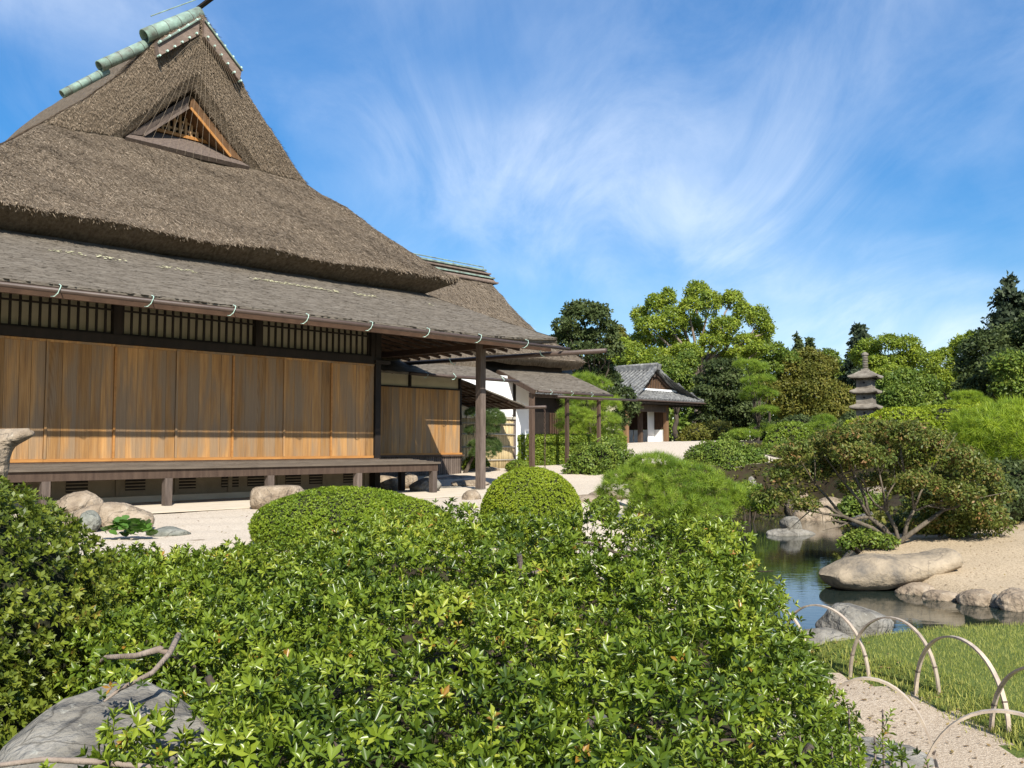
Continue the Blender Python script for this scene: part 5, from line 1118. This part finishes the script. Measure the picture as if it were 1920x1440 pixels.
for i, (L_, Y, lf, mt, lb) in enumerate([([(1400, 925, 30, 20), (1425, 940, 26, 18)], 22.5, .07, L_clip2, 'small green shrub on the far left pond bank'), ([(1520, 905, 40, 20), (1470, 915, 30, 18), (1565, 900, 30, 18)], 26.5, .08, L_mid, 'row of low shrubs above the far shore rocks'), ([(1620, 950, 40, 26), (1670, 960, 40, 28), (1590, 965, 26, 18)], 18.5, .07, L_mid, 'leafy low shrub behind the maple stems'), ([(1740, 985, 50, 26), (1700, 990, 30, 20)], 15.2, .06, L_dark, 'dark low shrub at the top of the sandy bank'), ([(1620, 1010, 30, 14), (1655, 1015, 24, 12), (1590, 1020, 16, 9)], 13.3, .05, L_mid, 'ferny tuft at the foot of the maple'), ([(1450, 860, 40, 26), (1530, 865, 46, 24)], 30, .09, L_mid, 'leafy shrub between the clipped dome and the pond')]):
    shrub('bank_shrub', lb, [world_lobes([l], Y, 5 + i, .2)[0] for l in L_], lf, mt, CLU_S, 2.0, 140 + i, core=.8, bump=.15, shell=(.8, 1.06), group='low shrubs round the pond')
# bright hedge mass rising to the right
shrub('broad_hedge', 'broad bright clipped hedge below the stone pagoda', [world_lobes([l], 25, 2, 0)[0] for l in ((1640, 815, 60, 34), (1700, 800, 70, 36), (1770, 800, 75, 40), (1845, 800, 80, 42), (1930, 800, 90, 46), (1580, 840, 50, 26), (1740, 850, 120, 50), (1860, 850, 120, 55))], .085, L_clip, TINY, 2.0, 65, core=.9, bump=.06, shell=(.93, 1.03))
shrub('clipped_dome', 'clipped green dome left of the maple', [dome(1486, 830, 31, 50, 791, 870), dome(1455, 840, 30.5, 26, 815, 870)], .085, L_clip2, TINY, 2.2, 66, core=.9, bump=.05)
shrub('round_shrub', 'loose rounded shrub before the pavilion court', [dome(1350, 860, 27, 56, 828, 900), dome(1405, 865, 27, 34, 838, 900), dome(1310, 868, 27.2, 30, 838, 900), dome(1365, 835, 27, 26, 818, 890)], .075, L_mid, CLU_S, 2.0, 67, core=.82, bump=.12, shell=(.85, 1.06))
shrub('loose_shrub', 'loose straggly shrub in front of the clipped hedge', [world_lobes([l], 24.5, 3, .3)[0] for l in ((1100, 870, 34, 34), (1140, 862, 40, 40), (1175, 880, 30, 32), (1075, 890, 22, 22), (1120, 895, 40, 22))], .065, L_mid, CLU_S, 1.6, 68, core=.72, bump=.2, shell=(.7, 1.08))
# the clipped hedge: box of tiny leaves
hd = empty('clipped_hedge', HF(10.4, -4.05, .2), HROT); tag(hd, 'long square-cut hedge by the porch posts', 'hedge')
h_rr = np.random.default_rng(69); HW, HD_, HH = 5.6, .7, .98
hd.location = tuple(HF(10.25, -5.9, .2))
m = MB().box(.03, HW - .03, .03, HD_ - .03, -.1, HH - .04).obj('twig_core', M_twig, hd)
n = 9000; f_ = h_rr.integers(0, 10, n); Px = h_rr.uniform(0, HW, n); Py = h_rr.uniform(0, HD_, n); Pz = h_rr.uniform(0, HH, n)
P = np.stack([Px, Py, Pz], 1); N = np.zeros((n, 3)); a = f_ < 5; b_ = (f_ >= 5) & (f_ < 8); c_ = f_ >= 8
P[a, 1] = 0; N[a] = (0, -1, .4); P[b_, 2] = HH; N[b_] = (0, 0, 1); P[c_, 0] = HW; N[c_] = (1, 0, .4)
foliage('foliage', TINY, P + h_rr.normal(0, .018, P.shape), N + h_rr.normal(0, .4, N.shape), .085, L_clip2, hd, h_rr)
# niwaki beside the bamboo fence
tree('cloud_pine', 'small trained pine with dark pads before the bamboo fence', [(893, 775, 20, 10), (925, 788, 22, 22), (918, 805, 18, 14), (887, 808, 15, 9), (915, 840, 25, 22), (895, 835, 16, 10), (925, 790, 18, 16), (905, 850, 24, 12)], 24.6, (872, 868), .10, NEED_L, L_pined, 9.0, 70, 'pine tree', .05, .08, (.72, 1.03), dy=.15, up=.9, jit=.35, fork=.5)
# bright trained pine before the dark evergreen
tree('trained_pine', 'bright green cloud-pruned pine behind the clipped hedge', [(1095, 712, 24, 12), (1120, 722, 26, 13), (1090, 752, 34, 16), (1135, 758, 28, 18), (1075, 780, 32, 18), (1125, 790, 38, 20), (1068, 800, 24, 16), (1095, 808, 30, 16), (1140, 815, 26, 20), (1150, 765, 14, 16), (1110, 740, 30, 14), (1075, 815, 24, 12), (1130, 828, 34, 14)], 37, (1108, 845), .22, NEED_L, L_pinemid, 4.2, 71, 'pine tree', .09, .10, (.70, 1.04), dy=.5, up=.85, jit=.35)
# dark layered evergreen
tree('layered_evergreen', 'tall dark clipped evergreen in layered tiers beside the porch roof', [(1093, 588, 44, 26), (1120, 590, 26, 20), (1060, 610, 26, 14), (1140, 612, 18, 12), (1080, 630, 44, 18), (1130, 632, 34, 18), (1050, 640, 24, 12), (1100, 660, 50, 16), (1150, 655, 20, 14), (1120, 690, 36, 20), (1140, 715, 30, 20), (1165, 745, 28, 22), (1180, 765, 22, 18), (1100, 705, 30, 14), (1075, 750, 30, 14), (1160, 790, 20, 20)], 43.5, (1115, 850), .17, CLU_S, L_dark, 2.5, 72, 'tree', .16, .12, (.68, 1.05), dy=.8, up=.5)
# camphor
tree('camphor_tree', 'great bright green camphor tree with open limbs, tallest in the grove', [(1200, 592, 20, 18), (1228, 572, 18, 24), (1252, 562, 16, 24), (1308, 548, 26, 24), (1330, 570, 22, 30), (1295, 575, 24, 20), (1372, 562, 24, 20), (1392, 585, 18, 22), (1422, 598, 22, 28), (1438, 618, 14, 24), (1222, 612, 34, 22), (1262, 600, 32, 28), (1258, 640, 30, 24), (1300, 612, 24, 20), (1360, 612, 34, 22), (1340, 640, 34, 20), (1400, 640, 30, 18), (1385, 665, 36, 16), (1205, 640, 26, 24), (1285, 660, 36, 18), (1335, 675, 40, 16), (1420, 655, 24, 14), (1230, 670, 34, 20)], 72, (1306, 760), .20, CLU, L_bright, 2.6, 73, 'tree', .46, .2, (.62, 1.06), dy=2.6, up=.5, fork=.55, inner=.7, bark=M_paleb)
# mid green trees behind the pavilion
for i, (L_, Y, base, lf, mt, lb) in enumerate([
    ([(1165, 655, 24, 26), (1190, 670, 30, 30), (1215, 690, 30, 28), (1180, 700, 30, 26), (1150, 690, 24, 26)], 66, (1185, 800), .19, L_bright, 'light green tree rising left behind the tiled pavilion'),
    ([(1250, 690, 30, 24), (1275, 705, 28, 24), (1290, 680, 26, 26), (1260, 725, 36, 24), (1300, 730, 30, 30)], 62, (1270, 810), .17, L_mid, 'leafy tree right behind the pavilion ridge'),
    ([(1160, 625, 14, 16), (1150, 640, 16, 16), (1172, 640, 12, 14)], 80, (1160, 780), .22, L_olive, 'thin pale treetop between the evergreen and the camphor'),
    ([(1425, 640, 24, 18), (1450, 660, 28, 20), (1475, 672, 26, 18), (1440, 690, 34, 22), (1410, 675, 24, 22)], 118, (1440, 800), .34, L_mid, 'green tree to the right below the camphor limbs'),
    ([(1480, 690, 34, 28), (1515, 672, 30, 24), (1545, 690, 30, 26), (1470, 725, 40, 28), (1520, 730, 44, 34), (1565, 740, 36, 32), (1490, 765, 46, 28), (1550, 775, 44, 26), (1440, 740, 30, 30), (1590, 755, 24, 26), (1530, 700, 30, 20)], 118, (1520, 830), .36, L_olive, 'wide olive brown tree left of the stone pagoda'),
    ([(1550, 670, 22, 18), (1560, 690, 24, 20), (1580, 710, 24, 26), (1600, 690, 22, 22)], 122, (1570, 800), .36, L_mid, 'green tree behind the olive tree and the pagoda'),
    ([(1630, 655, 26, 20), (1665, 643, 26, 18), (1700, 648, 26, 20), (1720, 668, 18, 20), (1645, 680, 30, 18), (1690, 678, 32, 18), (1610, 668, 16, 20), (1670, 700, 44, 16)], 74, (1670, 800), .21, L_bright, 'rounded yellow-green tree above the pagoda finial'),
    ([(1700, 712, 32, 24), (1735, 730, 32, 28), (1690, 745, 40, 30), (1665, 720, 22, 24), (1745, 760, 28, 24), (1700, 770, 50, 20), (1660, 760, 20, 24)], 50, (1700, 830), .17, L_mid, 'dense rounded shrub tree just right of the pagoda'),
    ([(1745, 680, 20, 22), (1770, 672, 22, 24), (1795, 690, 22, 22), (1760, 710, 30, 24), (1800, 655, 18, 30), (1815, 700, 22, 30), (1820, 640, 12, 22), (1785, 720, 26, 20)], 72, (1780, 800), .19, L_bright, 'line of pale yellow-green treetops left of the dark trees'),
    ([(1850, 650, 44, 34), (1900, 640, 50, 40), (1830, 690, 40, 34), (1890, 690, 54, 40), (1820, 730, 36, 30), (1870, 740, 56, 34), (1940, 680, 50, 60), (1930, 740, 50, 40), (1960, 620, 50, 50)], 40, (1890, 840), .17, L_dark, 'big dark broadleaf tree at the right edge'),
    ([(1895, 690, 40, 36, -2), (1930, 700, 40, 40, -2), (1905, 730, 44, 30, -2)], 37, (1915, 830), .15, L_mid, 'mid green tree in front of the dark broadleaf at the right edge'),
    ]):
    tree('broadleaf_tree', lb, L_, Y, base, lf, CLU, mt, 2.3, 80 + i, 'tree', .18, .2, (.6, 1.06), 'trees of the garden grove', dy=1.6, up=.5)
# pines right of the pavilion
tree('tiered_evergreen', 'dark evergreen with broad flat tiers right of the pavilion', [(1357, 690, 40, 18), (1342, 712, 46, 16), (1365, 715, 40, 16), (1332, 735, 40, 14), (1355, 742, 54, 14), (1340, 765, 36, 14), (1395, 770, 44, 16), (1375, 790, 60, 14), (1410, 800, 36, 12), (1320, 785, 30, 12), (1322, 758, 30, 14), (1322, 800, 20, 10), (1400, 755, 30, 14)], 56, (1345, 838), .19, CLU_S, L_dark, 2.3, 95, 'tree', .20, .12, (.68, 1.05), dy=1.0, up=.6, bark=M_paleb)
tree('black_pine', 'bright needled pine with flat pads beside the tiered evergreen', [(1400, 684, 24, 10), (1424, 690, 16, 10), (1410, 715, 20, 8), (1432, 712, 22, 9), (1418, 732, 24, 9), (1440, 740, 18, 9), (1436, 770, 22, 9), (1408, 745, 22, 9), (1430, 805, 26, 10), (1395, 815, 28, 10)], 48.5, (1420, 838), .22, NEED_L, L_pinemid, 4.2, 96, 'pine tree', .10, .10, (.7, 1.04), dy=.6, up=.9, jit=.35)
tree('small_cloud_pine', 'little cloud-pruned pine on the hedge top', [(1812, 742, 26, 8), (1800, 756, 22, 8), (1836, 754, 20, 8), (1815, 765, 30, 8), (1845, 760, 14, 10)], 30, (1818, 790), .14, NEED_L, L_pine, 4.2, 97, 'pine tree', .04, .08, (.7, 1.03), dy=.2, up=.9, jit=.3)
tree('small_round_pine', 'small bright rounded pine left of the pagoda foot', [(1545, 788, 20, 10), (1540, 800, 24, 10), (1555, 806, 16, 8)], 38, (1545, 830), .17, NEED_L, L_pinemid, 4.2, 98, 'pine tree', .05, .08, (.7, 1.03), dy=.2, up=.9, jit=.3)
# conifers with drooping boughs
def conifer(label, x, ytop, ybot, Y, wpx, seed, mt, lf=.5, name='conifer'):
    rr = np.random.default_rng(seed); t = at(x, ytop, Y); b = t.copy(); b[2] = gz(t[0], t[1]); e = empty(name, b); tag(e, label, 'conifer', 'dark conifers on the skyline')
    H = t[2] - b[2]; zb = at(x, ybot, Y)[2] - b[2]; Wd = wpx * Y / F_PX; PP = []; NN = []; mb = MB().tube([(0, 0, -.1), (0, 0, H * .5), (0, 0, H)], [Wd * .06, Wd * .04, .02], 7)
    nb = 60
    for i in range(nb):
        k = rr.uniform() ** .8; z = H - k * (H - zb); l = Wd * (k ** .8 * .9 + .1) * rr.uniform(.6, 1.1); a = rr.uniform(0, 6.28); d = np.array([math.cos(a), math.sin(a), 0])
        tip = d * l + np.array([0, 0, z + l * rr.uniform(-.1, .18)]); mb.tube([(0, 0, z), tuple(tip)], [.03, .008], 4, False)
        m_ = int(10 + 26 * l / Wd); q = rr.uniform(.15, 1, m_)[:, None]; pp = np.array([0, 0, z]) + (tip - np.array([0, 0, z])) * q + rr.normal(0, lf * .25, (m_, 3)) * np.array([1, 1, .35]); PP.append(pp); NN.append(np.tile(d + np.array([0, 0, .25]), (m_, 1)) + rr.normal(0, .3, (m_, 3)))
    P = np.concatenate(PP); N = np.concatenate(NN); foliage('crown', CLU_S, P, N, lf * rr.uniform(.6, 1.1, len(P)), mt, e, rr); mb.obj('trunk', M_trunk, e)
conifer('tall dark fir at the top right corner of the grove', 1890, 518, 660, 62, 62, 110, L_fir, .42)
conifer('second fir behind the tall dark fir', 1925, 560, 680, 66, 60, 111, L_fir, .42)
conifer('dark conifer behind the pagoda finial', 1612, 612, 720, 84, 38, 112, L_fir, .5)
conifer('thin conifer top above the olive tree', 1496, 628, 720, 124, 20, 113, L_dark, .4)
conifer('leaning thin conifer top beside the other above the olive tree', 1518, 632, 720, 125, 16, 114, L_dark, .4)
shrub('court_shrub', 'dark clipped shrub right of the pavilion pillars', [world_lobes([l], 52, 4, .5)[0] for l in ((1310, 815, 30, 18), (1345, 810, 26, 20), (1290, 825, 20, 12))], .15, L_olive, CLU_S, 2.0, 120, core=.85, bump=.1)
shrub('far_shrub', 'dark shrub mass under the olive tree', [world_lobes([l], 50, 4, .5)[0] for l in ((1450, 815, 36, 22), (1500, 805, 40, 24), (1560, 815, 44, 24), (1610, 800, 36, 26))], .16, L_dark, CLU_S, 2.0, 121, core=.85, bump=.12)
# wood far behind everything
wr = np.random.default_rng(130)
lob = []
for x in np.arange(880, 2150, 26):
    Y = wr.uniform(128, 150); p = at(x, wr.uniform(712, 745), Y); s = Y / F_PX; lob.append((p[0], p[1], p[2], wr.uniform(26, 40) * s, 30 * s, wr.uniform(26, 44) * s)); q = at(x + 12, 800, Y); lob.append((q[0], q[1], q[2], 34 * s, 30 * s, 44 * s))
P, N = lobe_points(lob, 2.0 / .95 ** 2, wr, (.7, 1.05), .2, 131, .7, .3); N = N + wr.normal(0, .6, N.shape) + np.array([0, 0, .4])
V, F, T = scatter(CLU, P, N, .85 * wr.uniform(.7, 1.2, len(P)), wr, np.clip(.5 + .3 * nz3(P, 132, .25, 3), 0, 1))
o = ob('distant_wood', mk('distant_wood', V, F, L_mid, False, T)); tag(o, 'distant belt of mixed trees closing the garden', 'wood', kind='stuff')

# ================================================================== STONE PAGODA
PGp = at(1625, 795, 45.0); pg = empty('stone_pagoda', (PGp[0], PGp[1], PGp[2] - 2.0), R(-34)); tag(pg, 'weathered three-tier stone pagoda with ringed finial', 'pagoda')
def Z(y): return at(1625, y, 45.0)[2] - (PGp[2] - 2.0)
def frus(mb, z0, w0, z1, w1):
    return mb.add([(-w0, -w0, z0), (w0, -w0, z0), (w0, w0, z0), (-w0, w0, z0), (-w1, -w1, z1), (w1, -w1, z1), (w1, w1, z1), (-w1, w1, z1)], BOXF)
def pag_roof(z0, z1, w):
    mb = MB(); n = 7; rows = []
    for k, (ww, zz) in enumerate(((w * .84, z0 + .02), (w, z0 + .06), (w, z0 + .12), (w * .66, z0 + (z1 - z0) * .62), (w * .36, z1))):
        r_ = []
        for s in range(4):
            for t in np.linspace(-1, 1, n)[:-1]:
                c = [(t, -1), (1, t), (-t, 1), (-1, -t)][s]; lift = .07 * abs(t) ** 3 * (1 if k in (1, 2) else .3 if k in (0, 3) else 0); r_.append((c[0] * ww, c[1] * ww, zz + lift))
        r_.append(r_[0]); rows.append(r_)
    return mb.grid(np.array(rows)).obj('roof_slab', M_pagoda, pg)
for y0, y1, w in ((712, 697, .68), (740, 725, .62), (769, 754, .64), (796, 783, .66)): pag_roof(Z(y0), Z(y1) + .04, w)
for y0, y1, w in ((729, 711, .36), (757, 739, .38), (786, 767, .39)):
    b_ = frus(MB(), Z(y0), w, Z(y1), w * .97).obj('body', M_pagoda, pg); zc = (Z(y0) + Z(y1)) / 2 + .05
    for s in (0, 1): 
        p = (0, -w - .004, zc) if s == 0 else (-w - .004, 0, zc); MB().tube([p, (p[0] + (.02 if s else 0), p[1] + (0 if s else .02), zc)], .055, 8).obj('niche', M_dark, b_)
frus(MB(), -.3, .55, Z(795), .45).obj('base', M_pagoda, pg)
fi = frus(MB(), Z(698), .2, Z(692), .15).obj('finial', M_pagoda, pg)
for i in range(8): MB().tube([(0, 0, Z(692) + i * .083), (0, 0, Z(692) + .05 + i * .083)], [.13, .13], 10).obj('finial_ring', M_pagoda, fi)
MB().tube([(0, 0, Z(693)), (0, 0, Z(668))], .08, 8).obj('finial_shaft', M_pagoda, fi)
MB().tube([(0, 0, Z(668)), (0, 0, Z(666)), (0, 0, Z(663)), (0, 0, Z(660))], [.10, .17, .16, .03], 10).obj('finial_jewel', M_pagoda, fi)

# ================================================================== SMALL FAR THINGS
sp = at(1415, 838, 54); sp[2] = gz(sp[0], sp[1]); sb = empty('notice_board', sp); tag(sb, 'small white notice board far off beneath the pines', 'sign')
MB().box(-.3, .3, -.03, .03, .25, .85).obj('board', M_white, sb)
for x in (-.25, .25): piece('leg', (.06, .06, .3), (x, 0, -.05), M_brown, sb)
lf_ = at(1405, 838, 50); lf_[2] = gz(lf_[0], lf_[1]); lw = empty('low_fence', lf_, .3); tag(lw, 'low dark picket fence in front of the white notice board', 'fence')
for x in np.arange(0, 1.3, .1): piece('picket', (.06, .03, .32), (x, 0, -.04), M_greytim, lw)
MB().bar((0, -.03, .22), (1.25, -.03, .22), .03, .05).obj('rail', M_greytim, lw)

# ================================================================== FALLEN LEAVES
lr = np.random.default_rng(150)
n = 2600; X = np.concatenate([lr.uniform(3.5, 9, n // 2), lr.uniform(.9, 2.6, n // 4), lr.uniform(-6, 2.2, n // 4)]); Y = np.concatenate([lr.uniform(10.4, 15.5, n // 2), lr.uniform(3.4, 7, n // 4), lr.uniform(8, 15, n // 4)])
d = seg_dist(np.stack([X, Y], 1), POND); ok = d > .12; X, Y = X[ok], Y[ok]
V, F, T = scatter([(np.array([(-.5, 0, .03), (0, .22, .0), (.5, 0, .06), (0, -.22, .02)]), np.array([[0, 1, 2, 3]]))], np.stack([X, Y, ground(X, Y) + .006], 1), np.tile([[0, 0, 1.]], (len(X), 1)) + lr.normal(0, .2, (len(X), 3)), .035 * lr.uniform(.5, 1.2, len(X)), lr)
o = ob('fallen_leaves', mk('fallen_leaves', V, F, leafmat('fallen_leaf', [(.10, .06, .03), (.17, .11, .05), (.22, .17, .06)], .8, .1, .1), False, T)); tag(o, 'dry fallen leaves strewn over bank, path and gravel', 'leaves', kind='stuff')
# low ground cover on the banks
n = 38000; X = lr.uniform(.3, 14, n); Y = lr.uniform(6.8, 34, n); d = seg_dist(np.stack([X, Y], 1), POND); jx = .10 * nz3(np.stack([X, Y, 0 * X], 1), 11, 2.2, 3)
ct_ = (Y > 7.6) & (X < 1.95 + .055 * np.clip(Y - 10, 0, 30) + 5.2 * sstep(25.2, 27, Y)); bk_ = (X > 3.3) & (Y > 9.4) & (Y < 15.3 + .5 * (X - 6)); lw_ = (X > lawn_edge(Y)) & (Y < 9.2)
ok = (d > .05) & ~ct_ & ~bk_ & ~lw_ & (nz3(np.stack([X, Y, 0 * X], 1), 155, .9, 3) > -.35); X, Y = X[ok], Y[ok]; P = np.stack([X, Y, ground(X, Y) + .02], 1)
V, F, T = scatter(CLU_S, P, np.array([[0, 0, 1.]]) + lr.normal(0, .3, P.shape), lr.uniform(.05, .13, len(P)), lr, np.clip(.35 + .3 * nz3(P, 156, .8, 3) + lr.normal(0, .15, len(P)), 0, 1))
o = ob('ground_cover', mk('ground_cover', V, F, L_olive, False, T)); tag(o, 'low leafy ground cover on the pond banks', 'plants', kind='stuff')
